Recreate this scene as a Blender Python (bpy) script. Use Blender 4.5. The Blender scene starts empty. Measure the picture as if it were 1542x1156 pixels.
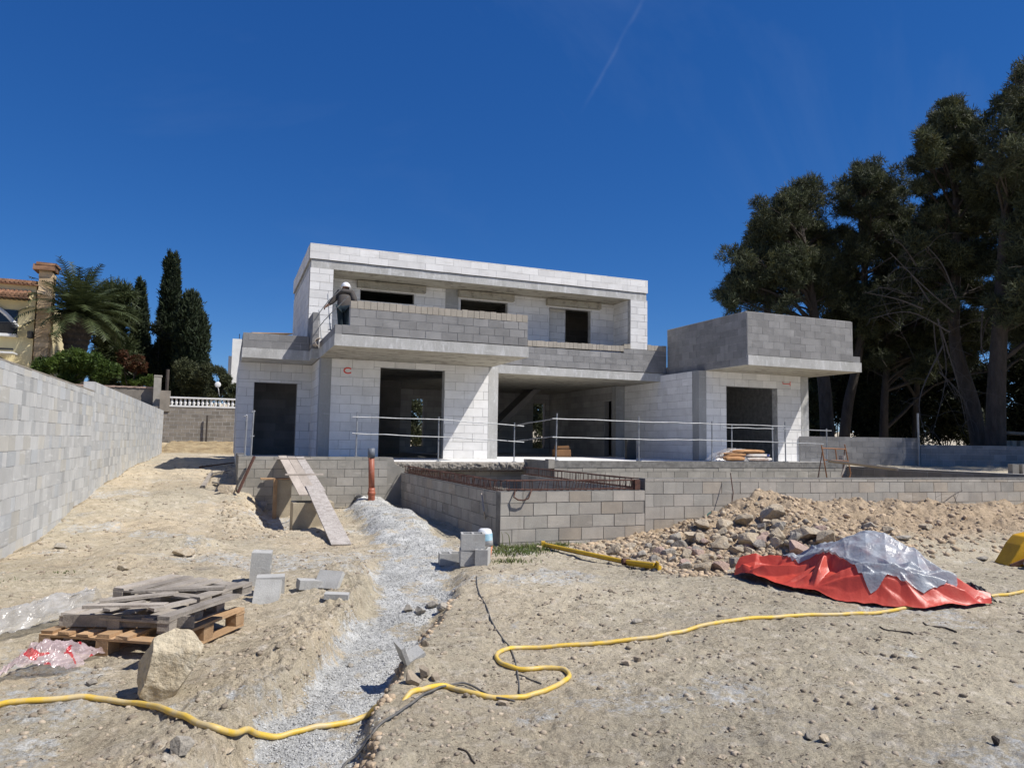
import bpy, math, random
import numpy as np
from mathutils import Vector, Matrix, Euler
random.seed(7)
rs = np.random.RandomState(11)
sc = bpy.context.scene
col = sc.collection
# ------------------------------------------------------------------ camera
YAW, PITCH, ROLL, FPX = 0.377086, 0.0801088, 0.0156068, 1078.79
CAM = np.array([0.0, 0.0, 1.6])
_f = np.array([math.sin(YAW)*math.cos(PITCH), math.cos(YAW)*math.cos(PITCH), math.sin(PITCH)])
_r = np.array([math.cos(YAW), -math.sin(YAW), 0.0]); _u = np.cross(_r, _f)
_r2 = _r*math.cos(ROLL)+_u*math.sin(ROLL); _u2 = -_r*math.sin(ROLL)+_u*math.cos(ROLL)
RC = np.array([_r2, _u2, _f])
FW = np.array([math.sin(YAW), math.cos(YAW)]); RT = np.array([math.cos(YAW), -math.sin(YAW)])
def ray(px, py): return RC.T @ np.array([(px-771)/FPX, (578-py)/FPX, 1.0])
def at(px, py, ax, c):
    d = ray(px, py); i = 'XYZ'.index(ax)
    return CAM + d*((c-CAM[i])/d[i])
def AD(px, py, dist): return CAM + ray(px, py)*dist
cam = bpy.data.cameras.new('camera'); camo = bpy.data.objects.new('camera', cam); col.objects.link(camo)
M = Matrix.Identity(4)
for i in range(3):
    M[i][0] = _r2[i]; M[i][1] = _u2[i]; M[i][2] = -_f[i]; M[i][3] = CAM[i]
camo.matrix_world = M
cam.sensor_width = 36; cam.lens = FPX/1542*36; cam.clip_end = 3000; cam.clip_start = .05
sc.camera = camo
# ------------------------------------------------------------------ light
TOSUN = Vector((.583, -.48, 1.0)).normalized()
el = math.asin(TOSUN.z); az = math.atan2(TOSUN.x, TOSUN.y)
w = bpy.data.worlds.new('World'); sc.world = w; w.use_nodes = True
nt = w.node_tree; bg = nt.nodes['Background']
sky = nt.nodes.new('ShaderNodeTexSky'); sky.sky_type = 'NISHITA'; sky.sun_disc = False
sky.sun_elevation = el; sky.sun_rotation = az; sky.air_density = .8; sky.dust_density = 0; sky.ozone_density = 6; sky.altitude = 200
hs = nt.nodes.new('ShaderNodeHueSaturation'); hs.inputs['Saturation'].default_value = 1.24; hs.inputs['Value'].default_value = 1.0
tcw = nt.nodes.new('ShaderNodeTexCoord')
mpw = nt.nodes.new('ShaderNodeMapping'); mpw.inputs['Rotation'].default_value = (.3, .5, .4); mpw.inputs['Scale'].default_value = (1.2, 5.5, 2.5)
nw = nt.nodes.new('ShaderNodeTexNoise'); nw.inputs['Scale'].default_value = 1.1; nw.inputs['Detail'].default_value = 6; nw.inputs['Roughness'].default_value = .6; nw.inputs['Distortion'].default_value = .5
rw = nt.nodes.new('ShaderNodeMapRange'); rw.inputs[1].default_value = .55; rw.inputs[2].default_value = .85; rw.inputs[3].default_value = 0; rw.inputs[4].default_value = .10
mw = nt.nodes.new('ShaderNodeMix'); mw.data_type = 'RGBA'
mw.inputs[7].default_value = (3.2, 4.3, 6.5, 1)
L = nt.links
L.new(sky.outputs[0], hs.inputs['Color']); L.new(tcw.outputs['Generated'], mpw.inputs[0]); L.new(mpw.outputs[0], nw.inputs['Vector'])
L.new(nw.outputs[0], rw.inputs[0]); L.new(rw.outputs[0], mw.inputs[0])
fl = nt.nodes.new('ShaderNodeMix'); fl.data_type = 'RGBA'; fl.inputs[0].default_value = .24; fl.inputs[7].default_value = (.28, 1.25, 6.4, 1); L.new(hs.outputs[0], fl.inputs[6]); L.new(fl.outputs[2], mw.inputs[6])
# contrail: a thin streak along a great circle
d1 = Vector(ray(965, 4)).normalized(); d2 = Vector(ray(890, 142)).normalized(); nn_ = d1.cross(d2).normalized(); dm = (d1+d2).normalized()
def vdot(v):
    x = nt.nodes.new('ShaderNodeVectorMath'); x.operation = 'DOT_PRODUCT'; L.new(tcw.outputs['Generated'], x.inputs[0]); x.inputs[1].default_value = v; return x.outputs['Value']
def mth(op, a, b=None):
    x = nt.nodes.new('ShaderNodeMath'); x.operation = op
    for i, v in enumerate((a, b)):
        if v is None: continue
        if isinstance(v, float): x.inputs[i].default_value = v
        else: L.new(v, x.inputs[i])
    return x.outputs[0]
n2_ = nt.nodes.new('ShaderNodeTexNoise'); n2_.inputs['Scale'].default_value = 22; n2_.inputs['Detail'].default_value = 5; L.new(tcw.outputs['Generated'], n2_.inputs['Vector'])
off_ = mth('ADD', vdot(tuple(nn_)), mth('MULTIPLY', mth('SUBTRACT', n2_.outputs[0], .5), .008))
g1_ = mth('EXPONENT', mth('MULTIPLY', mth('POWER', mth('MULTIPLY', off_, 420.0), 2.0), -1.0))
g2_ = nt.nodes.new('ShaderNodeMapRange'); g2_.inputs[1].default_value = math.cos(.088); g2_.inputs[2].default_value = math.cos(.05); L.new(vdot(tuple(dm)), g2_.inputs[0])
g3_ = nt.nodes.new('ShaderNodeMapRange'); g3_.inputs[1].default_value = .35; g3_.inputs[2].default_value = .7; L.new(n2_.outputs[0], g3_.inputs[0])
cf_ = mth('MULTIPLY', mth('MULTIPLY', g1_, g2_.outputs[0]), mth('MULTIPLY', g3_.outputs[0], .06))
mc_ = nt.nodes.new('ShaderNodeMix'); mc_.data_type = 'RGBA'; mc_.inputs[7].default_value = (5, 6, 8, 1); L.new(cf_, mc_.inputs[0]); L.new(mw.outputs[2], mc_.inputs[6]); L.new(mc_.outputs[2], bg.inputs[0])
bg.inputs[1].default_value = .078
sl = bpy.data.lights.new('sun', 'SUN'); sl.energy = 4.9; sl.angle = math.radians(.5); sl.color = (1, .955, .89)
so = bpy.data.objects.new('sun', sl); col.objects.link(so); so.rotation_euler = (-TOSUN).to_track_quat('-Z', 'Y').to_euler(); so.location = (0, -5, 30)
sc.view_settings.view_transform = 'Standard'; sc.view_settings.look = 'None'; sc.view_settings.exposure = .27; sc.view_settings.gamma = 1
sc.cycles.max_bounces = 6; sc.cycles.transparent_max_bounces = 8
# ------------------------------------------------------------------ materials
MATS = {}
def mat(name, c1, c2=None, scale=4, rough=.9, bump=.3, bscale=60, bdist=.01, rnd=0.0, stain=None, sscale=1.3, sth=(.55, .75), samt=.7,
        stretch=(1, 1, 1), metallic=0, spec=.3, rcol=None, fine=.12, mid=None, midscale=14, trans=0, detail=8, alpha=1):
    m = bpy.data.materials.new(name); m.use_nodes = True; n = m.node_tree; N = n.nodes; L = n.links
    b = N['Principled BSDF']
    b.inputs['Roughness'].default_value = rough; b.inputs['Metallic'].default_value = metallic
    b.inputs['Specular IOR Level'].default_value = spec
    tc = N.new('ShaderNodeTexCoord'); mp = N.new('ShaderNodeMapping'); mp.inputs['Scale'].default_value = stretch
    L.new(tc.outputs['Object'], mp.inputs[0]); V = mp.outputs[0]
    def noi(s, d=detail, r=.6, v=V):
        x = N.new('ShaderNodeTexNoise'); x.inputs['Scale'].default_value = s; x.inputs['Detail'].default_value = d; x.inputs['Roughness'].default_value = r
        L.new(v, x.inputs['Vector']); return x.outputs[0]
    def rng(v, a, b_, c=0, d=1):
        x = N.new('ShaderNodeMapRange'); x.inputs[1].default_value = a; x.inputs[2].default_value = b_; x.inputs[3].default_value = c; x.inputs[4].default_value = d
        L.new(v, x.inputs[0]); return x.outputs[0]
    def mix(f, a, b_, mode='MIX'):
        x = N.new('ShaderNodeMix'); x.data_type = 'RGBA'; x.blend_type = mode
        for s, v in ((0, f), (6, a), (7, b_)):
            if isinstance(v, (float, int)): x.inputs[s].default_value = v
            elif isinstance(v, tuple): x.inputs[s].default_value = (*v, 1)
            else: L.new(v, x.inputs[s])
        return x.outputs[2]
    def val(v, out_mode='MULTIPLY'):
        pass
    c2 = c2 or tuple(x*.75 for x in c1)
    c = mix(rng(noi(scale), .35, .65), c1, c2)
    if mid: c = mix(rng(noi(midscale, 5), .52, .68, 0, .8), c, mid)
    if rnd or rcol:
        a = N.new('ShaderNodeAttribute'); a.attribute_name = 'rnd'
        if rcol:
            cr = N.new('ShaderNodeValToRGB'); cr.color_ramp.interpolation = 'CONSTANT'
            els = cr.color_ramp.elements
            for i, (p, cc) in enumerate(rcol):
                e = els[i] if i < 2 else els.new(p)
                e.position = p; e.color = (*cc, 1)
            L.new(a.outputs['Fac'], cr.inputs[0]); c = mix(1.0, c, cr.outputs[0], 'MULTIPLY')
        if rnd:
            g = N.new('ShaderNodeMath'); g.operation = 'MULTIPLY'; g.inputs[1].default_value = 7.31; L.new(a.outputs['Fac'], g.inputs[0])
            fr = N.new('ShaderNodeMath'); fr.operation = 'FRACT'; L.new(g.outputs[0], fr.inputs[0])
            v = rng(fr.outputs[0], 0, 1, 1-rnd, 1+rnd*.4)
            cv = N.new('ShaderNodeCombineColor'); [L.new(v, cv.inputs[i]) for i in range(3)]
            c = mix(1.0, c, cv.outputs[0], 'MULTIPLY')
    if stain:
        c = mix(rng(noi(sscale, 6, .65, tc.outputs['Object']), sth[0], sth[1], 0, samt), c, stain)
    if fine:
        if name.startswith(('aac', 'block', 'concrete', 'mortar')):
            mp3 = N.new('ShaderNodeMapping'); mp3.inputs['Scale'].default_value = (3.2, 3.2, .35); L.new(tc.outputs['Object'], mp3.inputs[0])
            k_ = rng(noi(1.6, 7, .7, mp3.outputs[0]), .56, .70, 0, .32 if name.startswith('aac') else .45); c = mix(k_, c, tuple(x*.62 for x in c1))
            mp4 = N.new('ShaderNodeMapping'); mp4.inputs['Scale'].default_value = (.8, .8, 5); L.new(tc.outputs['Object'], mp4.inputs[0])
            k_ = rng(noi(1.7, 8, .75, mp4.outputs[0]), .57, .66, 0, .5); c = mix(k_, c, (.50, .48, .44) if name.startswith('aac') else tuple(min(.7, x*1.35) for x in c1))
        v = rng(noi(bscale*1.7, 3, .7), .3, .7, 1-fine, 1+fine)
        cv = N.new('ShaderNodeCombineColor'); [L.new(v, cv.inputs[i]) for i in range(3)]
        c = mix(1.0, c, cv.outputs[0], 'MULTIPLY')
    L.new(c, b.inputs['Base Color'])
    if bump:
        bn = N.new('ShaderNodeBump'); bn.inputs['Strength'].default_value = bump; bn.inputs['Distance'].default_value = bdist
        L.new(noi(bscale, 6, .65), bn.inputs['Height']); L.new(bn.outputs[0], b.inputs['Normal'])
    if trans:
        tr = N.new('ShaderNodeBsdfTranslucent'); L.new(c, tr.inputs[0]); ms = N.new('ShaderNodeMixShader'); ms.inputs[0].default_value = trans
        L.new(b.outputs[0], ms.inputs[1]); L.new(tr.outputs[0], ms.inputs[2]); L.new(ms.outputs[0], N['Material Output'].inputs[0])
    if alpha < 1: b.inputs['Alpha'].default_value = alpha
    MATS[name] = m; return m
G = lambda v: (v, v*.985, v*.95)
mat('aac', (.75, .74, .72), (.67, .66, .64), 3, rnd=.12, bump=.25, bscale=90, bdist=.004, stain=(.45, .44, .42), sscale=1.7, sth=(.6, .82), samt=.55, fine=.05)
mat('aac_mortar', (.30, .295, .28), (.50, .49, .47), 7, bump=.2)
mat('block_grey', (.37, .345, .30), (.28, .265, .23), 3, rnd=.2, bump=.55, bscale=110, bdist=.006, stain=(.4, .39, .36), sscale=1.2, sth=(.58, .8), samt=.5, fine=.16)
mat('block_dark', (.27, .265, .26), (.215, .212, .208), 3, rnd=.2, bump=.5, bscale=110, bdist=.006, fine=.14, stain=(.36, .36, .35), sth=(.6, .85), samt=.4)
mat('mortar_light', (.42, .41, .39), (.33, .32, .30), 10, bump=.4, bscale=70)
mat('mortar_dark', (.13, .125, .115), (.24, .23, .21), 7, bump=.4, bscale=70)
mat('block_pale', (.44, .435, .41), (.36, .355, .335), 5, bump=.6, bscale=70, bdist=.008, fine=.15, stain=(.3, .28, .24), sscale=6, samt=.5)
mat('block_site', (.52, .52, .50), (.455, .455, .44), 2.5, rnd=.17, rcol=[(0, (1, 1, 1)), (.62, (1.0, .97, .91)), (.78, (.93, .96, 1.0)), (.9, (.84, .85, .86))], bump=.4, bscale=110, bdist=.005, fine=.1, stain=(.36, .32, .25), sscale=.9, sth=(.62, .85), samt=.35)
mat('mortar_site', (.40, .395, .38), (.53, .525, .50), 6, bump=.3, bscale=70)
mat('block_tan', (.43, .395, .34), (.345, .32, .28), 3, rnd=.18, rcol=[(0, (1, 1, 1)), (.5, (.95, .97, .98)), (.82, (1.03, .98, .92)), (.93, (.9, .9, .89))], bump=.7, bscale=120, bdist=.008, fine=.2, stain=(.24, .225, .2), sscale=1.6, sth=(.58, .8), samt=.5)
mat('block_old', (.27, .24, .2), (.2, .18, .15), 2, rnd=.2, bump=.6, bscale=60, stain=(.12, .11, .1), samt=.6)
mat('cap_tan', (.39, .35, .295), (.33, .30, .25), 4, rnd=.12, bump=.5, bscale=90, fine=.15)
mat('concrete', (.47, .465, .445), (.36, .355, .335), 2.2, bump=.5, bscale=30, bdist=.01, stretch=(1, 1, .35), stain=(.25, .245, .22), sscale=1.6, sth=(.52, .8), samt=.5, fine=.1, mid=(.56, .56, .55), midscale=7)
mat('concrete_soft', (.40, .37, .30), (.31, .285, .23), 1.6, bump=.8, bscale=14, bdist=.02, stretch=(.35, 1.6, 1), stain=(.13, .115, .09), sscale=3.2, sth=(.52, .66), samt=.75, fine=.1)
mat('concrete_col', (.34, .34, .33), (.27, .27, .26), 2, bump=.3, bscale=25, stretch=(1, 1, .3), stain=(.22, .22, .2), sth=(.6, .8), samt=.4, fine=.06)
mat('floor_pale', (.80, .79, .77), (.68, .67, .65), 1.2, bump=.2, bscale=20, fine=.06)
mat('inner_pale', (.42, .40, .38), (.34, .33, .31), 2, bump=.3, rnd=.2)  # interior copy of the white blocks, toned down for the dim rooms
mat('inner_darkened', (.24, .225, .21), (.18, .17, .16), 1.5, bump=.3, rnd=.2)  # room shade put into the colour: darker than the same blocks outside
mat('rubble_edge', (.34, .31, .27), (.2, .18, .15), 12, bump=1, bscale=30, bdist=.03, fine=.25)
mat('galv', (.33, .34, .35), (.22, .23, .24), 8, rough=.5, metallic=.35, bump=.1, spec=.5)
mat('rust', (.12, .058, .042), (.06, .034, .028), 20, rough=.9, bump=.5, bscale=120, bdist=.003)
mat('rust_orange', (.42, .2, .09), (.26, .12, .06), 20, rough=.8, bump=.3)
mat('pvc_orange', (.36, .115, .065), (.30, .095, .055), 3, rough=.5, bump=.1, spec=.4, stain=(.36, .29, .24), sscale=4, samt=.5)
mat('pvc_grey', (.16, .18, .2), (.12, .13, .15), 4, rough=.5, bump=.1)
mat('black_rubber', (.025, .026, .03), (.05, .05, .055), 6, rough=.55, bump=.3, bscale=60)
mat('dust_cable', (.09, .09, .09), (.16, .15, .13), 9, rough=.7, bump=.3)
mat('hose_yellow', (.72, .48, .055), (.60, .40, .06), 5, rough=.5, bump=.15, bscale=200, bdist=.002, spec=.4, stain=(.52, .44, .29), sscale=9, sth=(.42, .62), samt=.75)
mat('prop_yellow', (.62, .40, .03), (.5, .31, .03), 5, rough=.55, bump=.2, stain=(.3, .22, .12), sscale=6, samt=.6)
mat('wood_old', (.42, .375, .32), (.28, .245, .205), 5, rough=.9, bump=.8, bscale=50, bdist=.006, rnd=.3, stretch=(1, 1, 1), fine=.2)
mat('wood_new', (.47, .31, .175), (.36, .225, .12), 6, rough=.85, bump=.5, bscale=50, rnd=.3, fine=.15, stain=(.3, .24, .18), sscale=5, samt=.5)
mat('wood_cement', (.46, .42, .38), (.31, .275, .245), 9, rough=.95, bump=1, bscale=45, bdist=.01, fine=.25, mid=(.55, .52, .49), midscale=25)
mat('wood_pale', (.47, .41, .35), (.36, .31, .26), 6, rough=.9, bump=.5, bscale=40, rnd=.15, fine=.15, stretch=(1, .2, 1))
mat('tan_concrete', (.42, .36, .26), (.33, .28, .2), 3, bump=.5, bscale=40, stain=(.22, .19, .14), samt=.5)
mat('rock', (.54, .45, .325), (.38, .31, .22), 3.5, rough=.95, bump=1, bscale=22, bdist=.03, fine=.2, mid=(.54, .48, .38), midscale=6, rnd=.25)
mat('rock_grey', (.42, .385, .325), (.30, .27, .225), 4, rough=.95, bump=1, bscale=25, bdist=.03, fine=.2, rnd=.3)
mat('rock_pink', (.46, .33, .27), (.36, .27, .22), 4, rough=.95, bump=1, bscale=25, bdist=.03, fine=.2)
mat('boulder', (.55, .48, .35), (.42, .35, .24), 4, rough=.95, bump=1, bscale=16, bdist=.035, fine=.18, mid=(.62, .57, .45), midscale=9, stain=(.27, .21, .13), sscale=4, sth=(.55, .7), samt=.7, detail=12)
mat('gravel', (.56, .56, .54), (.36, .36, .345), 2.5, rough=.95, bump=.6, bscale=60, rnd=.34, fine=.2)
mat('pebble', (.43, .36, .27), (.32, .265, .2), 6, rough=.95, bump=.6, bscale=60, rnd=.45, fine=.2)
mat('soil_clod', (.54, .42, .29), (.42, .32, .215), 6, rough=.95, bump=.6, bscale=60, rnd=.35, fine=.2)
mat('tarp_red', (.56, .072, .042), (.46, .055, .035), 3, rough=.42, bump=.25, bscale=40, bdist=.01, spec=.45, fine=.04, stain=(.5, .18, .12), sscale=2.5, samt=.35)
mat('bag_tan', (.50, .27, .12), (.42, .22, .1), 5, rough=.7, bump=.5, bscale=20, fine=.08)
mat('bag_white', (.72, .68, .62), (.60, .50, .42), 5, rough=.6, bump=.5, bscale=20)
mat('print_blue', (.04, .06, .2), (.05, .07, .22), 5, rough=.6, bump=0)
mat('print_red', (.6, .03, .04), (.55, .03, .05), 5, rough=.5, bump=0)
mat('spray_red', (.75, .08, .06), (.65, .09, .07), 9, rough=.9, bump=0)
mat('bucket_white', (.75, .76, .76), (.66, .68, .69), 4, rough=.4, bump=.05, spec=.5)
mat('bucket_blue', (.25, .5, .62), (.45, .62, .7), 14, rough=.4, bump=0)
mat('terracotta', (.52, .22, .13), (.42, .18, .1), 5, rough=.8, bump=.3)
mat('green_plastic', (.012, .20, .17), (.01, .12, .11), 5, rough=.45, bump=.2)
mat('skin', (.33, .19, .13), (.3, .17, .12), 9, rough=.6, bump=.05)
mat('jacket', (.085, .075, .068), (.06, .054, .05), 9, rough=.9, bump=.4, bscale=40)
mat('trousers', (.018, .035, .042), (.012, .02, .03), 6, rough=.9, bump=.4, bscale=40)
mat('boots', (.2, .18, .16), (.12, .11, .1), 6, rough=.8, bump=.2)
mat('helmet', (.8, .8, .8), (.72, .72, .73), 3, rough=.35, bump=0, spec=.5)
mat('hair', (.02, .015, .012), rough=.7)
mat('pine_leaf', (.10, .115, .058), (.065, .075, .042), .8, rough=.7, bump=0, rnd=.55, fine=0, trans=.22, rcol=[(0, (1, 1, 1)), (.75, (1.25, 1.1, .8)), (.92, (1.5, 1.15, .8))])
mat('cypress_leaf', (.038, .055, .022), (.026, .038, .018), 1, rough=.75, bump=0, rnd=.5, fine=0, trans=.15)
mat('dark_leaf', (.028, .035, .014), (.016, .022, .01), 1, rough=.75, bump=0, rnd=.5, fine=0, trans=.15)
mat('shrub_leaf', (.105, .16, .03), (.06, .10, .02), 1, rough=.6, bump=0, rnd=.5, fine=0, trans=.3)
mat('olive_leaf', (.085, .095, .045), (.06, .07, .03), 1, rough=.65, bump=0, rnd=.5, fine=0, trans=.25)
mat('red_leaf', (.13, .035, .018), (.06, .05, .02), 3, rough=.6, bump=0, rnd=.5, fine=0, trans=.2)
mat('palm_leaf', (.085, .105, .04), (.05, .068, .027), 1, rough=.5, bump=0, rnd=.45, fine=0, trans=.2)
mat('weed', (.10, .15, .035), (.15, .16, .05), 5, rough=.6, bump=0, rnd=.4, fine=0, trans=.3)
mat('bark', (.085, .07, .06), (.05, .042, .035), 6, rough=.95, bump=1, bscale=18, bdist=.05, stretch=(1, 1, .3))
mat('bark_dead', (.115, .10, .09), (.08, .07, .062), 5, rough=.95, bump=.3)
mat('stucco', (.72, .62, .36), (.66, .56, .33), 2, bump=.3, bscale=30)
mat('stone_tan', (.60, .46, .29), (.48, .34, .2), 1.8, rnd=.35, bump=.8, bscale=12, bdist=.03)
mat('tile', (.42, .235, .14), (.28, .16, .1), 4, rnd=.35, bump=.4, stain=(.2, .17, .13), samt=.5)
mat('white_paint', (.75, .75, .73), (.66, .66, .64), 3, bump=.1)
mat('dark_glass', (.015, .017, .02), (.02, .02, .025), 3, rough=.15, bump=0, spec=.6, fine=0)
mat('iron', (.02, .02, .022), (.03, .03, .03), 3, rough=.6, bump=0, fine=0)
mat('digger_yellow', (.65, .36, .02), (.5, .27, .02), 3, rough=.5, bump=.3, stain=(.3, .22, .14), sscale=3, samt=.7)
mat('clay', (.47, .33, .155), (.40, .28, .14), 3, bump=.8, bscale=12, bdist=.03)
def plastic(name, c, tr, rough=.2):
    m = bpy.data.materials.new(name); m.use_nodes = True; N = m.node_tree.nodes; L = m.node_tree.links; b = N['Principled BSDF']
    tc = N.new('ShaderNodeTexCoord'); n = N.new('ShaderNodeTexNoise'); n.inputs['Scale'].default_value = 9; n.inputs['Detail'].default_value = 6; L.new(tc.outputs['Object'], n.inputs[0])
    r = N.new('ShaderNodeMapRange'); r.inputs[1].default_value = .3; r.inputs[2].default_value = .7; r.inputs[3].default_value = max(tr-.22, .03); r.inputs[4].default_value = tr+.2
    L.new(n.outputs[0], r.inputs[0]); b.inputs['Base Color'].default_value = (*c, 1); b.inputs['Roughness'].default_value = rough; b.inputs['Specular IOR Level'].default_value = .6
    t = N.new('ShaderNodeBsdfTransparent'); t.inputs[0].default_value = (.93, .94, .95, 1); ms = N.new('ShaderNodeMixShader'); L.new(r.outputs[0], ms.inputs[0]); L.new(b.outputs[0], ms.inputs[1]); L.new(t.outputs[0], ms.inputs[2])
    L.new(ms.outputs[0], N['Material Output'].inputs[0])
    bn = N.new('ShaderNodeBump'); bn.inputs['Strength'].default_value = .5; bn.inputs['Distance'].default_value = .01; n2 = N.new('ShaderNodeTexNoise'); n2.inputs['Scale'].default_value = 25; n2.inputs['Distortion'].default_value = 1.2
    L.new(tc.outputs['Object'], n2.inputs[0]); L.new(n2.outputs[0], bn.inputs['Height']); L.new(bn.outputs[0], b.inputs['Normal'])
    MATS[name] = m; return m
plastic('sheet_grey', (.33, .355, .385), .18, .38)
plastic('sheet_clear', (.50, .485, .46), .55, .2)
plastic('sheet_print', (.5, .48, .47), .5, .2)
m = MATS['sheet_print']; N_ = m.node_tree.nodes; L_ = m.node_tree.links; tc_ = N_.new('ShaderNodeTexCoord'); n_ = N_.new('ShaderNodeTexNoise'); n_.inputs['Scale'].default_value = 7; n_.inputs['Detail'].default_value = 1.5; n_.inputs['Distortion'].default_value = 1.5; L_.new(tc_.outputs['Object'], n_.inputs[0])
r_ = N_.new('ShaderNodeMapRange'); r_.inputs[1].default_value = .62; r_.inputs[2].default_value = .64; L_.new(n_.outputs[0], r_.inputs[0]); mx_ = N_.new('ShaderNodeMix'); mx_.data_type = 'RGBA'; mx_.inputs[6].default_value = (.55, .43, .43, 1); mx_.inputs[7].default_value = (.6, .015, .03, 1); L_.new(r_.outputs[0], mx_.inputs[0]); L_.new(mx_.outputs[2], N_['Principled BSDF'].inputs['Base Color'])
# ------------------------------------------------------------------ objects
ORG = {}
def tag(o, label=None, cat=None, group=None, kind=None):
    if label: o['label'] = label
    if cat: o['category'] = cat
    if group: o['group'] = group
    if kind: o['kind'] = kind
    return o
def thing(name, label, cat, loc=(0, 0, 0), group=None):
    o = bpy.data.objects.new(name, None); o.empty_display_size = .1; col.objects.link(o); o.location = tuple(float(x) for x in loc)
    ORG[o.name] = np.array(loc, float); tag(o, label, cat, group); return o
class MB:
    def __init__(s): s.v = []; s.f = []; s.r = []; s.mi = []
    def add(s, vs, fs, rnd=None, mi=0):
        b = len(s.v); s.v += [tuple(x) for x in vs]; r = random.random() if rnd is None else rnd
        for f in fs: s.f.append(tuple(i+b for i in f)); s.r.append(r); s.mi.append(mi)
        return s
    def box(s, x0, x1, y0, y1, z0, z1, rnd=None, mi=0, jit=0):
        vs = [(x, y, z) for z in (z0, z1) for y in (y0, y1) for x in (x0, x1)]
        if jit: vs = [tuple(c+random.uniform(-jit, jit) for c in v) for v in vs]
        return s.add(vs, [(0, 2, 3, 1), (4, 5, 7, 6), (0, 1, 5, 4), (2, 6, 7, 3), (0, 4, 6, 2), (1, 3, 7, 5)], rnd, mi)
    def obox(s, c, ax, ay, az, hx, hy, hz, rnd=None, mi=0, jit=0):
        c = np.array(c, float); ax, ay, az = [np.array(a, float) for a in (ax, ay, az)]
        vs = [c+ax*hx*i+ay*hy*j+az*hz*k+np.array([random.uniform(-jit, jit) for _ in range(3)]) for k in (-1, 1) for j in (-1, 1) for i in (-1, 1)]
        return s.add(vs, [(0, 2, 3, 1), (4, 5, 7, 6), (0, 1, 5, 4), (2, 6, 7, 3), (0, 4, 6, 2), (1, 3, 7, 5)], rnd, mi)
    def beam(s, p0, p1, w, h, up=(0, 0, 1), rnd=None, mi=0, jit=0):
        p0 = np.array(p0, float); p1 = np.array(p1, float); d = p1-p0; l = np.linalg.norm(d); d /= l
        sd = np.cross(d, up); sd /= np.linalg.norm(sd); u = np.cross(sd, d)
        return s.obox((p0+p1)/2, d, sd, u, l/2, w/2, h/2, rnd, mi, jit)
    def tube(s, pts, r, n=8, rnd=None, cap=True, mi=0):
        pts = [np.array(p, float) for p in pts]; rr = r if hasattr(r, '__len__') else [r]*len(pts); vs = []; pu = None
        for i, p in enumerate(pts):
            d = pts[min(i+1, len(pts)-1)]-pts[max(i-1, 0)]; d = d/(np.linalg.norm(d)+1e-9)
            if pu is None: pu = np.array([0, 0, 1.]) if abs(d[2]) < .9 else np.array([1., 0, 0])
            a = np.cross(d, pu); a /= np.linalg.norm(a)+1e-9; b = np.cross(a, d); pu = b
            for k in range(n):
                t = 2*math.pi*k/n; vs.append(p+(a*math.cos(t)+b*math.sin(t))*rr[i])
        fs = [(i*n+k, i*n+(k+1) % n, (i+1)*n+(k+1) % n, (i+1)*n+k) for i in range(len(pts)-1) for k in range(n)]
        if cap: fs += [tuple(range(n))[::-1], tuple((len(pts)-1)*n+k for k in range(n))]
        return s.add(vs, fs, rnd, mi)
    def build(s, name, mats, parent=None, smooth=False, bevel=0):
        me = bpy.data.meshes.new(name); o_ = ORG.get(parent.name, np.zeros(3)) if parent else np.zeros(3)
        me.from_pydata([(x-o_[0], y-o_[1], z-o_[2]) for x, y, z in s.v], [], s.f)
        a = me.attributes.new('rnd', 'FLOAT', 'FACE'); a.data.foreach_set('value', s.r)
        mats = [mats] if isinstance(mats, str) else mats
        for m in mats: me.materials.append(MATS[m])
        if len(mats) > 1: me.polygons.foreach_set('material_index', s.mi)
        if smooth: me.polygons.foreach_set('use_smooth', [True]*len(s.f))
        o = bpy.data.objects.new(name, me); col.objects.link(o)
        if parent: o.parent = parent
        ORG[o.name] = o_
        if bevel:
            bv = o.modifiers.new('bevel', 'BEVEL'); bv.width = bevel; bv.segments = 2; bv.limit_method = 'ANGLE'
        return o
def npmesh(name, V, F, mats, parent=None, rnd=None, smooth=False, attrs=None):
    me = bpy.data.meshes.new(name); k = F.shape[1]
    if parent: V = V-ORG[parent.name]
    me.vertices.add(len(V)); me.vertices.foreach_set('co', np.ascontiguousarray(V, dtype=np.float32).ravel())
    me.loops.add(F.size); me.loops.foreach_set('vertex_index', np.ascontiguousarray(F, dtype=np.int32).ravel())
    me.polygons.add(len(F)); me.polygons.foreach_set('loop_start', np.arange(0, F.size, k, dtype=np.int32))
    me.update(calc_edges=True)
    if smooth: me.polygons.foreach_set('use_smooth', np.ones(len(F), dtype=bool))
    if rnd is not None:
        a = me.attributes.new('rnd', 'FLOAT', 'FACE'); a.data.foreach_set('value', np.ascontiguousarray(rnd, dtype=np.float32))
    for nme, arr in (attrs or {}).items():
        a = me.attributes.new(nme, 'FLOAT', 'POINT'); a.data.foreach_set('value', np.ascontiguousarray(arr, dtype=np.float32))
    for m in ([mats] if isinstance(mats, str) else mats): me.materials.append(MATS[m])
    o = bpy.data.objects.new(name, me); col.objects.link(o)
    if parent: o.parent = parent; ORG[o.name] = ORG[parent.name]
    return o
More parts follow.
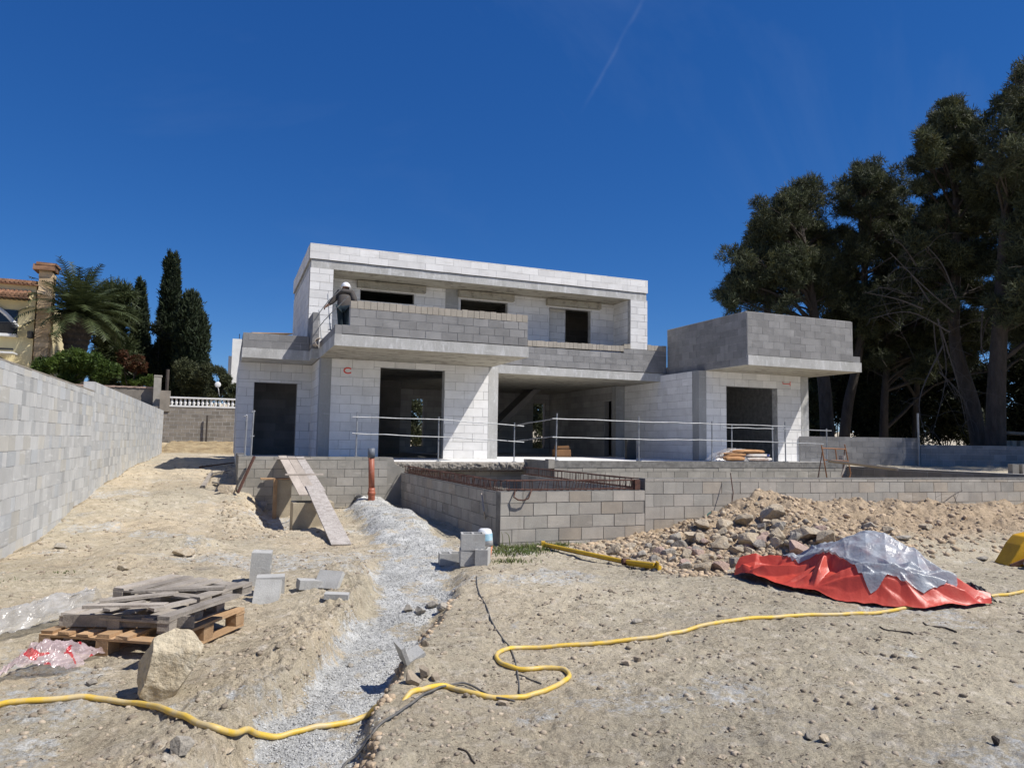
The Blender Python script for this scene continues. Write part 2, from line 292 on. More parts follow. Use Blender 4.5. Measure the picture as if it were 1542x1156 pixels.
# ------------------------------------------------------------------ noise
_perm = rs.permutation(512); _g = rs.uniform(0, 2*np.pi, 512)
def pn(x, y):
    xi = np.floor(x).astype(int); yi = np.floor(y).astype(int); xf = x-xi; yf = y-yi
    def gr(ix, iy, dx, dy):
        a = _g[_perm[(ix+_perm[iy & 511]) & 511]]; return np.cos(a)*dx+np.sin(a)*dy
    u = xf*xf*xf*(xf*(xf*6-15)+10); v = yf*yf*yf*(yf*(yf*6-15)+10)
    a = gr(xi, yi, xf, yf); b = gr(xi+1, yi, xf-1, yf); c = gr(xi, yi+1, xf, yf-1); d = gr(xi+1, yi+1, xf-1, yf-1)
    return (a+(b-a)*u)+((c+(d-c)*u)-(a+(b-a)*u))*v
def fbm(x, y, o=5, l=2.03, g=.5):
    s = 0; a = 1; f = 1
    for i in range(o): s = s+a*pn(x*f+i*17.3, y*f+i*9.1); a *= g; f *= l
    return s
def ss(a, b, x): t = np.clip((x-a)/(b-a), 0, 1); return t*t*(3-2*t)
# ------------------------------------------------------------------ ground height
TR = np.array([(3.15, 16.8, .55), (3.0, 14.5, .6), (2.85, 12.5, .62), (2.62, 10.3, .54), (2.18, 8.6, .50), (1.82, 7.3, .40), (1.34, 6.2, .33), (1.02, 5.4, .29), (.74, 4.75, .28), (.5, 4.2, .29), (.34, 3.6, .30), (.15, 2.8, .4), (0, 1.5, .4)])
def trench(x, y):
    best = np.full(np.shape(x), 9.0)
    for (x0, y0, w0), (x1, y1, w1) in zip(TR[:-1], TR[1:]):
        dx, dy = x1-x0, y1-y0; t = np.clip(((x-x0)*dx+(y-y0)*dy)/(dx*dx+dy*dy), 0, 1)
        d = np.hypot(x-x0-t*dx, y-y0-t*dy)/(w0+t*(w1-w0)); best = np.minimum(best, d)
    return best
def bell(x, y, cx, cy, rx, ry, ang=0):
    c, s = math.cos(ang), math.sin(ang); u = ((x-cx)*c+(y-cy)*s)/rx; v = (-(x-cx)*s+(y-cy)*c)/ry
    return np.exp(-(u*u+v*v))
def hbase(x, y):
    x = np.asarray(x, float); y = np.asarray(y, float)
    cor = np.interp(y, [0, 9, 12.8, 17, 22.6, 34, 36, 38.5, 41, 60], [.03, .03, .02, .32, .64, .82, .82, 1.2, 1.3, 1.4])
    wy = ss(13.2, 14.4, y); edge = .62+.25*fbm(y*.9, y*0+3, 3)
    h = np.where(y < 12.9, cor, cor*(1-ss(edge-.18, edge+.22, x)*ss(12.9, 14.2, y)))
    h = h+.12*fbm(x*.25+5, y*.25, 3)*ss(60, 20, y)
    tr = trench(x, y)+.28*fbm(x*1.7, y*1.7, 4)
    near = 1-ss(8.0, 10.0, y)
    h = h-(.115*near)*(1-ss(.75, 1.3, tr)) + (.22*ss(9.5, 13, y))*(1-ss(.3, 1.15, tr))*ss(18, 17, y)
    h = h-.10*bell(x, y, 1.3, 10.3, 1.2, .8)*0
    # raised bank left of the trench, small one on the right
    left = ss(1.0, 1.35, tr)*(1-ss(1.6, 4.2, tr))*near
    h = h+left*np.where(x < np.interp(y, TR[::-1, 1], TR[::-1, 0]), .10, .035)
    # lumps
    h = h+.20*bell(x, y, -.38, 11.0, .42, .3)+.10*bell(x, y, -1.15, 10.0, .3, .3)+.09*bell(x, y, 1.30, 4.98, .13, .16)+.07*bell(x, y, 1.75, 6.9, .25, .15)
    h = h-.28*bell(x, y, 1.05, 15.0, .45, 1.3)-.1*bell(x, y, 4.4, 12, .5, 5)*ss(3.97, 3.8, x)
    # mound against the front wall
    cr = np.interp(x, [4.6, 5.8, 6.7, 7.5, 8.2, 9.2, 10.5, 12.7, 15.4, 20], [0, .06, .2, .48, .74, .66, .54, .56, .47, .4])
    toe = np.interp(x, [4.6, 5.4, 6.2, 7, 8, 9.5, 11, 20], [9.6, 8.6, 7.9, 7.45, 7.1, 6.9, 6.9, 7.0])
    t = np.clip((y-toe)/(9.7-toe), 0, 1.25)
    prof = np.where(t < 1, t**.85*(1.25-.25*t), 1-.35*(t-1)*4)
    m = cr*prof*(y > toe)*(y < 10.6)
    h = h+m*(1+.35*fbm(x*1.1+2, y*1.1, 4))
    # outside the plot
    lf = 1-ss(-2.80, -2.68, x)
    h = h+lf*(np.interp(y, [0, 12, 30, 33.5, 35], [1.5, 1.5, 2.0, 2.0, 1.0])-h)*(y < 42.1)
    h = h+ss(43.0, 43.3, y)*(np.interp(y, [42, 60, 120], [3.0, 4.2, 6])-h)*(x <= 9)
    h = np.where((x > 16.6) & (y > 10.5), .78+.02*(np.hypot(x-16.6, y-10.5)), h)
    h = np.where((x > 4.15) & (x < 16.5) & (y > 10.55), np.minimum(h, .1), h)
    return h
def hfine(x, y, tr):
    g = 1-ss(.8, 1.25, tr)
    a = .026*fbm(x*2.1, y*2.1, 5)+.022*np.abs(fbm(x*6.3, y*6.3, 4))+.012*np.abs(fbm(x*19, y*19, 3))-.012*ss(.25, .5, fbm(x*3.1+50, y*3.1, 3))
    a = a+ss(8.5, 11, y)*(x < .8)*(x > -2.5)*(y < 32)*(.05*np.abs(fbm(x*1.7+3, y*1.7, 5))-.035*np.exp(-((x+1.55+.12*np.sin(y*.7))/.16)**2)-.035*np.exp(-((x+.25+.12*np.sin(y*.7))/.16)**2))
    mnd = ss(4.8, 6.5, x)*ss(7.2, 8.2, y)*(y < 10.5)
    lb = ss(1.0, 1.3, tr)*(1-ss(1.8, 3, tr))*(y < 9)*(x < np.interp(y, TR[::-1, 1], TR[::-1, 0]))
    a = a+.16*np.abs(fbm(x*1.3, y*1.3, 4))*ss(34.8, 36.5, y)*(y < 41.8)
    a = a*(1+1.6*mnd+1.3*lb) + mnd*.085*np.abs(fbm(x*3.6+9, y*3.6, 5)) + lb*.045*np.abs(fbm(x*8+9, y*8, 5))
    return a+g*.012*np.abs(fbm(x*30+4, y*30, 3))
def H(x, y):
    tr = trench(np.array(x, float), np.array(y, float)); return float(hbase(x, y)+hfine(x, y, tr))
def hit(px, py, dz=0):
    d = ray(px, py); a, b_ = 1.5, 80.0
    for _ in range(4):
        t = np.linspace(a, b_, 160) if _ else np.exp(np.linspace(math.log(a), math.log(b_), 260)); P = CAM+d*t[:, None]; tr = trench(P[:, 0], P[:, 1])
        k = np.nonzero(P[:, 2]-dz < hbase(P[:, 0], P[:, 1])+hfine(P[:, 0], P[:, 1], tr))[0]
        i = int(k[0]) if len(k) else len(t)-1
        a, b_ = t[max(i-1, 0)], t[i]
    return CAM+d*b_
# ground mesh
angs = np.concatenate([np.radians(np.arange(-180, -44, 4.0)), np.radians(np.arange(-44, 44, .105)), np.radians(np.arange(44, 180.1, 4.0))])
rad = np.concatenate([[0.05, .6, 1.2, 1.8], np.exp(np.arange(math.log(2.3), math.log(17), .0042)), np.exp(np.arange(math.log(17), math.log(60), .014)), np.exp(np.arange(math.log(60), math.log(900), .12))])
AA, RR = np.meshgrid(angs+YAW, rad, indexing='ij'); gx = RR*np.sin(AA); gy = RR*np.cos(AA)
tr0 = trench(gx, gy); gz = hbase(gx, gy)+hfine(gx, gy, tr0)*(RR < 70)
gz = np.where(RR < 2.2, np.minimum(gz, .05), gz)
na, nr = gx.shape; idx = np.arange(na*nr).reshape(na, nr)
F = np.stack([idx[:-1, :-1], idx[1:, :-1], idx[1:, 1:], idx[:-1, 1:]], -1).reshape(-1, 4)[:, ::-1]
grav = (1-ss(.62, 1.25, tr0+.55*fbm(gx*1.6+7, gy*1.6, 6)))*(1-.45*ss(.1, .35, fbm(gx*2.2+70, gy*2.2, 4)))
patch = ss(.12, .42, fbm(gx*.55+31, gy*.55+2, 5)+.15*bell(gx, gy, .1, 12.5, 1.5, 2.5)+.25*bell(gx, gy, .7, 9.3, .8, .8)+.22*bell(gx, gy, 4, 7.5, 2.5, 1.2)-.3*(gx > 5)*(gy > 7.5))
grav = np.maximum(grav, patch*.55*(gy < 20))
mound = ss(4.9, 6.2, gx+0*gy)*ss(7.3, 8.0, gy)*(gy < 10.6)
warm = (1-ss(-.5, 3.5, gx-.12*gy))
claym = ss(34.5, 36, gy)*(gy < 42)*(gx > -6)*(gx < 6)
gm = bpy.data.materials.new('ground'); gm.use_nodes = True; N = gm.node_tree.nodes; L = gm.node_tree.links; B = N['Principled BSDF']; B.inputs['Roughness'].default_value = .97; B.inputs['Specular IOR Level'].default_value = .15
tc = N.new('ShaderNodeTexCoord').outputs['Object']
def _n(s, d=8, r=.62, dist=0, v=tc):
    x = N.new('ShaderNodeTexNoise'); x.inputs['Scale'].default_value = s; x.inputs['Detail'].default_value = d; x.inputs['Roughness'].default_value = r; x.inputs['Distortion'].default_value = dist; L.new(v, x.inputs['Vector']); return x.outputs[0]
def _r(v, a, b, c=0, d=1):
    x = N.new('ShaderNodeMapRange'); x.inputs[1].default_value = a; x.inputs[2].default_value = b; x.inputs[3].default_value = c; x.inputs[4].default_value = d; L.new(v, x.inputs[0]); return x.outputs[0]
def _m(f, a, b, mode='MIX'):
    x = N.new('ShaderNodeMix'); x.data_type = 'RGBA'; x.blend_type = mode
    for s, v in ((0, f), (6, a), (7, b)):
        if isinstance(v, (float, int)): x.inputs[s].default_value = v
        elif isinstance(v, tuple): x.inputs[s].default_value = (*v, 1)
        else: L.new(v, x.inputs[s])
    return x.outputs[2]
def _a(nm): x = N.new('ShaderNodeAttribute'); x.attribute_name = nm; return x.outputs['Fac']
def _mul(a, b):
    x = N.new('ShaderNodeMath'); x.operation = 'MULTIPLY'; L.new(a, x.inputs[0])
    if isinstance(b, float): x.inputs[1].default_value = b
    else: L.new(b, x.inputs[1])
    return x.outputs[0]
c = _m(_r(_n(.9), .38, .62), (.57, .505, .375), (.47, .41, .30))
c = _m(_mul(_r(_n(.5, 5), .4, .65), _a('warm')), c, (.63, .52, .36))
c = _m(_r(_n(3.1, 8, .7), .48, .70, 0, .6), c, (.40, .33, .24))
c = _m(_r(_n(7.5, 8, .7), .53, .70, 0, .9), c, (.72, .65, .54))
c = _m(_r(_n(11, 9, .75, .6), .56, .66, 0, .5), c, (.28, .22, .155))
c = _m(_r(_n(1.7, 8, .7), .55, .72, 0, .45), c, (.40, .385, .36))
v = _r(_n(.45, 5, .6), .32, .68, .76, 1.16); cv = N.new('ShaderNodeCombineColor'); [L.new(v, cv.inputs[i]) for i in range(3)]
c = _m(1.0, c, cv.outputs[0], 'MULTIPLY')
c = _m(_a('mound'), c, _m(_r(_n(5, 8, .7), .35, .65), (.53, .41, .28), (.40, .305, .20)))
c = _m(_a('clay'), c, _m(_r(_n(1.6, 8, .7), .4, .6), (.46, .36, .21), (.30, .22, .12)))
gcol = _m(_r(_n(26, 4, .7), .38, .62), (.58, .58, .55), (.38, .38, .36))
gcol = _m(_r(_n(2.2, 6, .7), .45, .68, 0, .8), gcol, (.76, .76, .73))
gf = N.new('ShaderNodeMath'); gf.operation = 'ADD'; gf.use_clamp = True; L.new(_a('grav'), gf.inputs[0]); L.new(_r(_n(14, 6, .7), .35, .65, -.35, .3), gf.inputs[1])
c = _m(_r(gf.outputs[0], .35, .75), c, gcol)
v = _r(_n(95, 4, .75), .3, .7, .72, 1.26); cv = N.new('ShaderNodeCombineColor'); [L.new(v, cv.inputs[i]) for i in range(3)]
c = _m(1.0, c, cv.outputs[0], 'MULTIPLY')
v = _r(_n(33, 6, .7), .60, .72, 1, .6); cv = N.new('ShaderNodeCombineColor'); [L.new(v, cv.inputs[i]) for i in range(3)]
c = _m(1.0, c, cv.outputs[0], 'MULTIPLY')
vz = N.new('ShaderNodeTexVoronoi'); vz.inputs['Scale'].default_value = 38; L.new(tc, vz.inputs['Vector']); v = _r(vz.outputs['Distance'], .0, .28, .55, 1); cv = N.new('ShaderNodeCombineColor'); [L.new(v, cv.inputs[i]) for i in range(3)]
c = _m(_r(_n(6, 5, .7), .45, .62, 0, .8), c, _m(1.0, c, cv.outputs[0], 'MULTIPLY'))
c = _m(_r(_n(150, 2, .8), .60, .70, 0, .55), c, (.20, .155, .11))
def wrinkle(sc_, wd_, msk, d=5, dist=1.2):
    mpn = N.new('ShaderNodeMapping'); mpn.inputs['Rotation'].default_value = (0, 0, .35); mpn.inputs['Scale'].default_value = (.55, 1.3, 1); L.new(tc, mpn.inputs[0])
    a_ = N.new('ShaderNodeMath'); a_.operation = 'SUBTRACT'; a_.inputs[1].default_value = .5; L.new(_n(sc_, d, .65, dist, mpn.outputs[0]), a_.inputs[0]); b_ = N.new('ShaderNodeMath'); b_.operation = 'ABSOLUTE'; L.new(a_.outputs[0], b_.inputs[0])
    return _mul(_r(b_.outputs[0], 0, wd_, 1, 0), _r(_n(msk, 4, .7), .50, .60))
wr1 = wrinkle(5.5, .012, 2.3); wr2 = wrinkle(14, .016, 4.1)
wr = N.new('ShaderNodeMath'); wr.operation = 'MAXIMUM'; L.new(wr1, wr.inputs[0]); L.new(wr2, wr.inputs[1])
c = _m(_mul(wr.outputs[0], .7), c, (.16, .125, .09))
L.new(c, B.inputs['Base Color'])
b1 = N.new('ShaderNodeBump'); b1.inputs['Strength'].default_value = .9; b1.inputs['Distance'].default_value = .05; L.new(_n(16, 9, .72), b1.inputs['Height'])
b2 = N.new('ShaderNodeBump'); b2.inputs['Strength'].default_value = .7; b2.inputs['Distance'].default_value = .012; L.new(_n(85, 6, .75), b2.inputs['Height']); L.new(b1.outputs[0], b2.inputs['Normal']); b3 = N.new('ShaderNodeBump'); b3.invert = True; b3.inputs['Strength'].default_value = .8; b3.inputs['Distance'].default_value = .012; L.new(wr.outputs[0], b3.inputs['Height']); L.new(b2.outputs[0], b3.inputs['Normal']); L.new(b3.outputs[0], B.inputs['Normal'])
MATS['ground'] = gm
go = npmesh('ground', np.stack([gx, gy, gz], -1).reshape(-1, 3), F, 'ground', smooth=True, attrs=dict(grav=grav.ravel(), mound=mound.ravel(), warm=warm.ravel(), clay=claym.ravel()))
tag(go, 'uneven sandy building plot with gravel strips and tyre marks', 'ground', kind='structure')
# ------------------------------------------------------------------ rocks
def ico(sub):
    t = (1+5**.5)/2
    V = [(-1, t, 0), (1, t, 0), (-1, -t, 0), (1, -t, 0), (0, -1, t), (0, 1, t), (0, -1, -t), (0, 1, -t), (t, 0, -1), (t, 0, 1), (-t, 0, -1), (-t, 0, 1)]
    V = [np.array(v)/np.linalg.norm(v) for v in V]
    Fc = [(0, 11, 5), (0, 5, 1), (0, 1, 7), (0, 7, 10), (0, 10, 11), (1, 5, 9), (5, 11, 4), (11, 10, 2), (10, 7, 6), (7, 1, 8), (3, 9, 4), (3, 4, 2), (3, 2, 6), (3, 6, 8), (3, 8, 9), (4, 9, 5), (2, 4, 11), (6, 2, 10), (8, 6, 7), (9, 8, 1)]
    for _ in range(sub):
        c = {}; nf = []
        def mid(a, b):
            k = (min(a, b), max(a, b))
            if k not in c: m = V[a]+V[b]; V.append(m/np.linalg.norm(m)); c[k] = len(V)-1
            return c[k]
        for a, b, d in Fc:
            ab, bd, da = mid(a, b), mid(b, d), mid(d, a); nf += [(a, ab, da), (b, bd, ab), (d, da, bd), (ab, bd, da)]
        Fc = nf
    return np.array(V), np.array(Fc)
ICO = [ico(i) for i in range(5)]
def rock(sub, seed, cuts=9, lo=.45, hi=.85, noise=.06, sx=(1, 1, 1)):
    r = np.random.RandomState(seed); V, Fc = ICO[sub]; V = V.copy()
    for _ in range(cuts):
        n = r.normal(size=3); n /= np.linalg.norm(n); d = r.uniform(lo, hi); k = np.maximum(0, V@n-d); V = V-k[:, None]*n
    if noise: V = V*(1+noise*fbm(V[:, 0]*2.3+seed, V[:, 1]*2.3+V[:, 2]*1.7, 4))[:, None]
    return V*np.array(sx), Fc
def rotz(a): return np.array([[math.cos(a), -math.sin(a), 0], [math.sin(a), math.cos(a), 0], [0, 0, 1]])
def reul(r): return np.array(Euler(tuple(r.uniform(0, 6.28, 3))).to_matrix())
def stones(name, P, size, matn, label, cat, seed, flat=.65):
    r = np.random.RandomState(seed); protos = [rock(0, 100+seed*7+i, 5, .5, .9, 0) for i in range(10)]; Vs = []; Fs = []; Rn = []; b = 0
    for p, s in zip(P, size):
        V, Fc = protos[r.randint(10)]; A = reul(r); W = (V@A.T)*s*np.array([r.uniform(.8, 1.3), r.uniform(.8, 1.3), flat]); Vs.append(W+p); Fs.append(Fc+b); b += len(V); Rn.append(np.full(len(Fc), r.rand()))
    o = npmesh(name, np.concatenate(Vs), np.concatenate(Fs), matn, rnd=np.concatenate(Rn)); return tag(o, label, cat, kind='stuff')
def scatter(n, cond, dmax, seed, dmin=2.6, power=1.0):
    r = np.random.RandomState(seed); out = []
    while len(out) < n:
        a = r.uniform(-.68, .68, 6000)+YAW; d = dmin*(dmax/dmin)**(r.rand(6000)**power); x = d*np.sin(a); y = d*np.cos(a)
        tr = trench(x, y); k = cond(x, y, tr, r); x, y, tr = x[k], y[k], tr[k]
        z = hbase(x, y)+hfine(x, y, tr); out += list(np.stack([x, y, z], -1))
    return np.array(out[:n])
inplot = lambda x, y: (x > -2.5) & (y < 36) & ~((y > 10.3) & (x > 3.9)) & ~((y > 17.1) & (x > .2))
P = scatter(20000, lambda x, y, t, r: inplot(x, y) & (t+.45*fbm(x*1.6+7, y*1.6, 5) < r.uniform(.7, 1.1, len(x))) & (fbm(x*2.2+70, y*2.2, 4) < r.uniform(.0, .5, len(x))), 18, 1, power=.9)
d = np.hypot(P[:, 0], P[:, 1]); stones('gravel', P, rs.uniform(.003, .0085, len(P))*(.8+d*.06), 'gravel', 'loose pale grey crushed gravel along the filled trench', 'gravel', 3)
P = scatter(8500, lambda x, y, t, r: inplot(x, y) & (t > 1.0) & (fbm(x*.9+3, y*.9+8, 4) > r.uniform(-.55, .5, len(x))), 26, 2)
d = np.hypot(P[:, 0], P[:, 1]); stones('pebbles', P, (rs.uniform(0, 1, len(P))**3*.022+.004)*(.8+d*.05), 'pebble', 'small tan pebbles and clods strewn over the bare soil', 'pebbles', 4)
P = scatter(8000, lambda x, y, t, r: (y > 7.1) & (y < 10.35) & (x > 5.0) & (r.rand(len(x)) < np.clip((13-x)/5, .25, 1)), 24, 5, dmin=8)
stones('mound_rubble', P, (rs.uniform(0, 1, len(P))**6*.06+.007), 'soil_clod', 'crumbly soil and small stones covering the long spoil mound', 'rubble', 6, .8)
P = scatter(1100, lambda x, y, t, r: ((y > 7.4) & (y < 10.3) & (x > 4.9) & (x < 8.2)) | ((x > .0) & (x < 1.0) & (y > 12) & (y < 17)), 22, 9, dmin=4)
stones('broken_stones', P, (rs.uniform(0, 1, len(P))**3*.05+.012), 'rock', 'broken tan stones lying loose beside walls and trench', 'stones', 8, .8)
P = scatter(420, lambda x, y, t, r: (t > .9) & (t < 1.3) & (x > np.interp(y, TR[::-1, 1], TR[::-1, 0])) & (y < 7.2) & (fbm(x*2, y*2, 3) > -.1), 8, 12, dmin=3)
stones('clods', P, (rs.uniform(0, 1, len(P))**2*.028+.006), 'soil_clod', 'brown crumbs of soil along the right lip of the trench', 'clods', 14, .8)
def twigs(n, seed):
    r = np.random.RandomState(seed); P = scatter(n, lambda x, y, t, r: inplot(x, y) & (t > 1.05) & (fbm(x*.8+13, y*.8+1, 4) > r.uniform(-.4, .5, len(x))), 16, seed, dmin=3); Vs = []; Fs = []; k = 0
    for p in P:
        a_ = r.uniform(0, 3.14); l = r.uniform(.005, .022)*(.55+.09*math.hypot(p[0], p[1])); w_ = r.uniform(.0008, .002)*(.6+.12*math.hypot(p[0], p[1])); d = np.array([math.cos(a_), math.sin(a_), 0]); q = np.array([-d[1], d[0], 0]); m_ = p+q*r.uniform(-.3, .3)*l+np.array([0, 0, .006])
        for A, B_ in ((p-d*l, m_), (m_, p+d*l)):
            Vs += [A-q*w_, A+q*w_, A+np.array([0, 0, w_*2]), B_-q*w_, B_+q*w_, B_+np.array([0, 0, w_*2])]; Fs += [(k, k+3, k+5, k+2), (k+1, k+2, k+5, k+4), (k, k+1, k+4, k+3)]; k += 6
    o = npmesh('dry_litter', np.array(Vs), np.array(Fs), 'litter'); return tag(o, 'tiny dark twigs and straw scattered over the bare soil', 'litter', kind='stuff')
mat('litter', (.12, .095, .07), (.07, .055, .045), 30, rough=.95, bump=0)
twigs(900, 77)
def rockobj(px, py, wpx, hpx, seed, matn='rock', sub=3, label=None, name='rock', group='rocks tumbled down the spoil mound', cuts=15, sink=.25, cat='rock', extra=0):
    p = hit(px, py); dist = float(RC[2]@(p-CAM)); sw = wpx*dist/FPX/2; shh = hpx*dist/FPX/2
    V, Fc = rock(sub, seed, cuts, .42, .84, .05); V = V@rotz(seed*1.3).T*np.array([sw*1.15, sw*1.0, shh*1.2])
    o = bpy.data.objects.new(name, None)
    me = bpy.data.meshes.new(name); me.from_pydata([tuple(v) for v in V], [], [tuple(int(i) for i in f) for f in Fc]); me.materials.append(MATS[matn])
    a = me.attributes.new('rnd', 'FLOAT', 'FACE'); a.data.foreach_set('value', [random.random()]*len(Fc)) if False else a.data.foreach_set('value', [(seed*.37) % 1]*len(Fc))
    o = bpy.data.objects.new(name, me); col.objects.link(o); o.location = (p[0], p[1], p[2]+shh*(1-sink*2)+extra); tag(o, label, cat, group); return o
# ------------------------------------------------------------------ block work
def rects(a0, a1, z0, z1, holes):
    xs = sorted({a0, a1, *[min(max(v, a0), a1) for h in holes for v in h[:2]]}); zs = sorted({z0, z1, *[min(max(v, z0), z1) for h in holes for v in h[2:]]}); out = []
    for za, zb in zip(zs, zs[1:]):
        run = None
        for xa, xb in zip(xs, xs[1:]):
            cx, cz = (xa+xb)/2, (za+zb)/2
            if any(h[0] < cx < h[1] and h[2] < cz < h[3] for h in holes):
                if run: out.append((*run, za, zb)); run = None
            else: run = (run[0], xb) if run else (xa, xb)
        if run: out.append((*run, za, zb))
    return out
def wall(mb, o, u, n, a0, a1, z0, z1, t, bw=.4, bh=.2, holes=(), mi_b=1, mi_m=0, gap=.007, out=.006, back=False, body=True, wj=0, topz=None):
    """o: 2-D origin, u: 2-D direction along the wall, n: 2-D outward normal; body thickness t behind the face"""
    o = np.array(o, float); u = np.array(u, float); n = np.array(n, float)
    def P(a, d, z): q = o+u*a+n*d; return (q[0], q[1], z)
    hs = [h for h in holes]
    if body:
        for a, b, c, d in rects(a0, a1, z0, z1, hs):
            v = [P(a, 0, c), P(b, 0, c), P(b, 0, d), P(a, 0, d), P(a, -t, c), P(b, -t, c), P(b, -t, d), P(a, -t, d)]
            mb.add(v, [(0, 1, 2, 3), (5, 4, 7, 6), (4, 0, 3, 7), (1, 5, 6, 2), (3, 2, 6, 7), (4, 5, 1, 0)], .5, mi_m)
    k = 0; z = z0
    while z < z1-.02:
        zb = min(z+bh, z1); a = a0-(bw/2 if k % 2 else 0)-random.uniform(0, .06)
        while a < a1-.01:
            w_ = bw*(random.choice([.5, 1, 1, .5, .75]) if wj else 1); b = a+w_
            aa, bb = max(a, a0), min(b, a1); r = random.random(); ou = out+random.uniform(-.0035, .0035); dz = random.uniform(-.003, .003)
            if bb-aa > .03:
                for (p, q, c, d) in rects(aa, bb, z, zb, [h for h in hs if h[0] < bb and h[1] > aa and h[2] < zb and h[3] > z]):
                    g1 = gap/2 if p > a0+.001 else 0; g2 = gap/2 if q < a1-.001 else 0; p += g1; q -= g2; c += gap/2; d -= gap/2
                    if q-p < .01 or d-c < .01: continue
                    for s, off in ((1, 0),)+(((-1, -t),) if back else ()):
                        j = lambda: random.uniform(-.0015, .0015)
                        v = [P(p+j(), off+s*ou, c+j()+dz), P(q+j(), off+s*ou, c+j()+dz), P(q+j(), off+s*ou, d+j()+dz), P(p+j(), off+s*ou, d+j()+dz), P(p, off, c), P(q, off, c), P(q, off, d), P(p, off, d)]
                        fs = [(0, 1, 2, 3), (4, 5, 1, 0), (3, 2, 6, 7), (4, 0, 3, 7), (1, 5, 6, 2)]
                        if s < 0: fs = [tuple(reversed(f)) for f in fs]
                        mb.add(v, fs, r, mi_b)
            a = b
        z = zb; k += 1
    return mb
FR = ((0, 0), (1, 0), (0, -1))    # front-facing helper: a = world x
def fwall(mb, y, x0, x1, z0, z1, t=.2, **k): return wall(mb, (0, y), (1, 0), (0, -1), x0, x1, z0, z1, t, **k)
def lwall(mb, x, y0, y1, z0, z1, t=.2, **k): return wall(mb, (x, 0), (0, 1), (-1, 0), y0, y1, z0, z1, t, **k)
def rwall(mb, x, y0, y1, z0, z1, t=.2, **k): return wall(mb, (x, 0), (0, 1), (1, 0), y0, y1, z0, z1, t, **k)
GF, S1, S1T, RU, RT_ = 1.07, 3.83, 4.11, 6.72, 6.97
AAC = dict(bw=.6, bh=.25, gap=.012); GR = dict(bw=.4, bh=.2, gap=.011)
villa = thing('unfinished_house', 'two-storey unfinished villa of white blocks and raw concrete on a raised terrace', 'house', (7.5, 21, 0))
def vb(mb, name, mats, label=None, parent=villa, **k):
    o = mb.build(name, mats, parent, **k)
    if label: o['label'] = label
    return o
A_ = ['aac_mortar', 'aac']; D_ = ['mortar_light', 'block_dark']; T_ = ['mortar_dark', 'block_tan']
# --- floor slab and terrace
b = MB(); b.box(.32, 19.3, 20.3, 30.9, .5, GF)
b.box(.5, 3.76, 17.40, 20.3, .6, GF-.002); b.box(3.76, 7.46, 17.35, 20.3, .86, GF-.001); b.box(7.46, 16.4, 15.80, 20.3, .6, GF-.003)
b.box(16.4, 17.6, 17.4, 20.3, .6, GF-.004); b.box(17.6, 19.3, 18.9, 20.3, .6, GF-.005)
vb(b, 'terrace_slab', 'floor_pale')
b = MB(); fwall(b, 17.2, .27, 3.62, -.5, 1.18, .2, **GR); b.build('terrace_wall', ['mortar_dark', 'block_grey'], villa)
b = MB(); lwall(b, .27, 17.4, 21.4, -.4, 1.17, .2, **GR); b.build('terrace_wall', ['mortar_dark', 'block_grey'], villa)
# sloping end of the terrace wall, running down to the pool wall
b = MB(); v = [(3.62, 17.2, -.4), (4.16, 17.2, -.4), (4.16, 17.2, .78), (3.98, 17.2, .95), (3.80, 17.2, 1.0), (3.80, 17.2, 1.0), (3.62, 17.2, 1.08)]
v = [(3.62, 17.202, -.4), (4.16, 17.202, -.4), (4.16, 17.202, .79), (3.99, 17.202, .93), (3.80, 17.202, 1.02), (3.76, 17.202, 1.17), (3.62, 17.202, 1.175)]
v2 = [(x, y+.22, z) for x, y, z in v]; m_ = len(v)
b.add(v+v2, [tuple(range(m_)), tuple(range(m_, 2*m_))[::-1]]+[(i, i+m_, (i+1) % m_+m_, (i+1) % m_) for i in range(m_)][::1]); b.build('terrace_wall_end', 'block_grey', villa)
b = MB(); fwall(b, 17.50, 3.8, 7.4, -.3, .86, .2, **GR); b.build('terrace_wall', ['mortar_dark', 'block_grey'], villa)
b = MB(); fwall(b, 15.6, 7.30, 16.5, -.3, 1.0, .2, **GR); b.box(7.29, 16.51, 15.585, 15.80, 1.0, 1.16)
b.build('terrace_wall', ['mortar_dark', 'block_grey'], villa)['label'] = 'longest terrace wall with rendered top band'
b = MB(); lwall(b, 7.30, 15.8, 17.5, -.3, 1.15, .2, **GR); b.build('terrace_wall', ['mortar_dark', 'block_grey'], villa)
# crumbly concrete edge of the middle bay
U, Vv = np.meshgrid(np.linspace(3.78, 7.45, 240), np.linspace(0, 1, 14), indexing='ij'); rr_ = np.abs(fbm(U*4, Vv*2.2, 5))+.5*np.abs(fbm(U*13, Vv*5+3, 4))
yy_ = 17.335-.10*np.sin(np.clip(Vv*1.1, 0, 1)*math.pi)**.6*(.5+rr_)+.0*U; zz_ = GF+.003-.27*Vv+.03*rr_*(Vv > .1); P = np.stack([U, yy_, zz_], -1); ix = np.arange(240*14).reshape(240, 14)
npmesh('slab_edge', P.reshape(-1, 3), np.stack([ix[:-1, :-1], ix[:-1, 1:], ix[1:, 1:], ix[1:, :-1]], -1).reshape(-1, 4), 'rubble_edge', villa)
# --- ground floor: centre block
dh = (3.98, 5.87, GF, 3.64)
b = MB(); fwall(b, 20.2, 2.62, 7.24, GF, S1-.003, .25, holes=[dh], **AAC); b.build('ground_floor_wall', A_, villa)
b = MB(); b.box(2.32, 2.615, 20.192, 20.5, GF, S1-.004); b.build('column', 'concrete_col', villa)
b = MB(); b.box(7.245, 7.55, 20.190, 20.5, GF, S1-.004); b.build('column', 'concrete', villa)
b = MB(); lwall(b, 2.33, 20.5, 22.5, GF, S1-.004, .25, **AAC); b.build('side_wall', A_, villa)
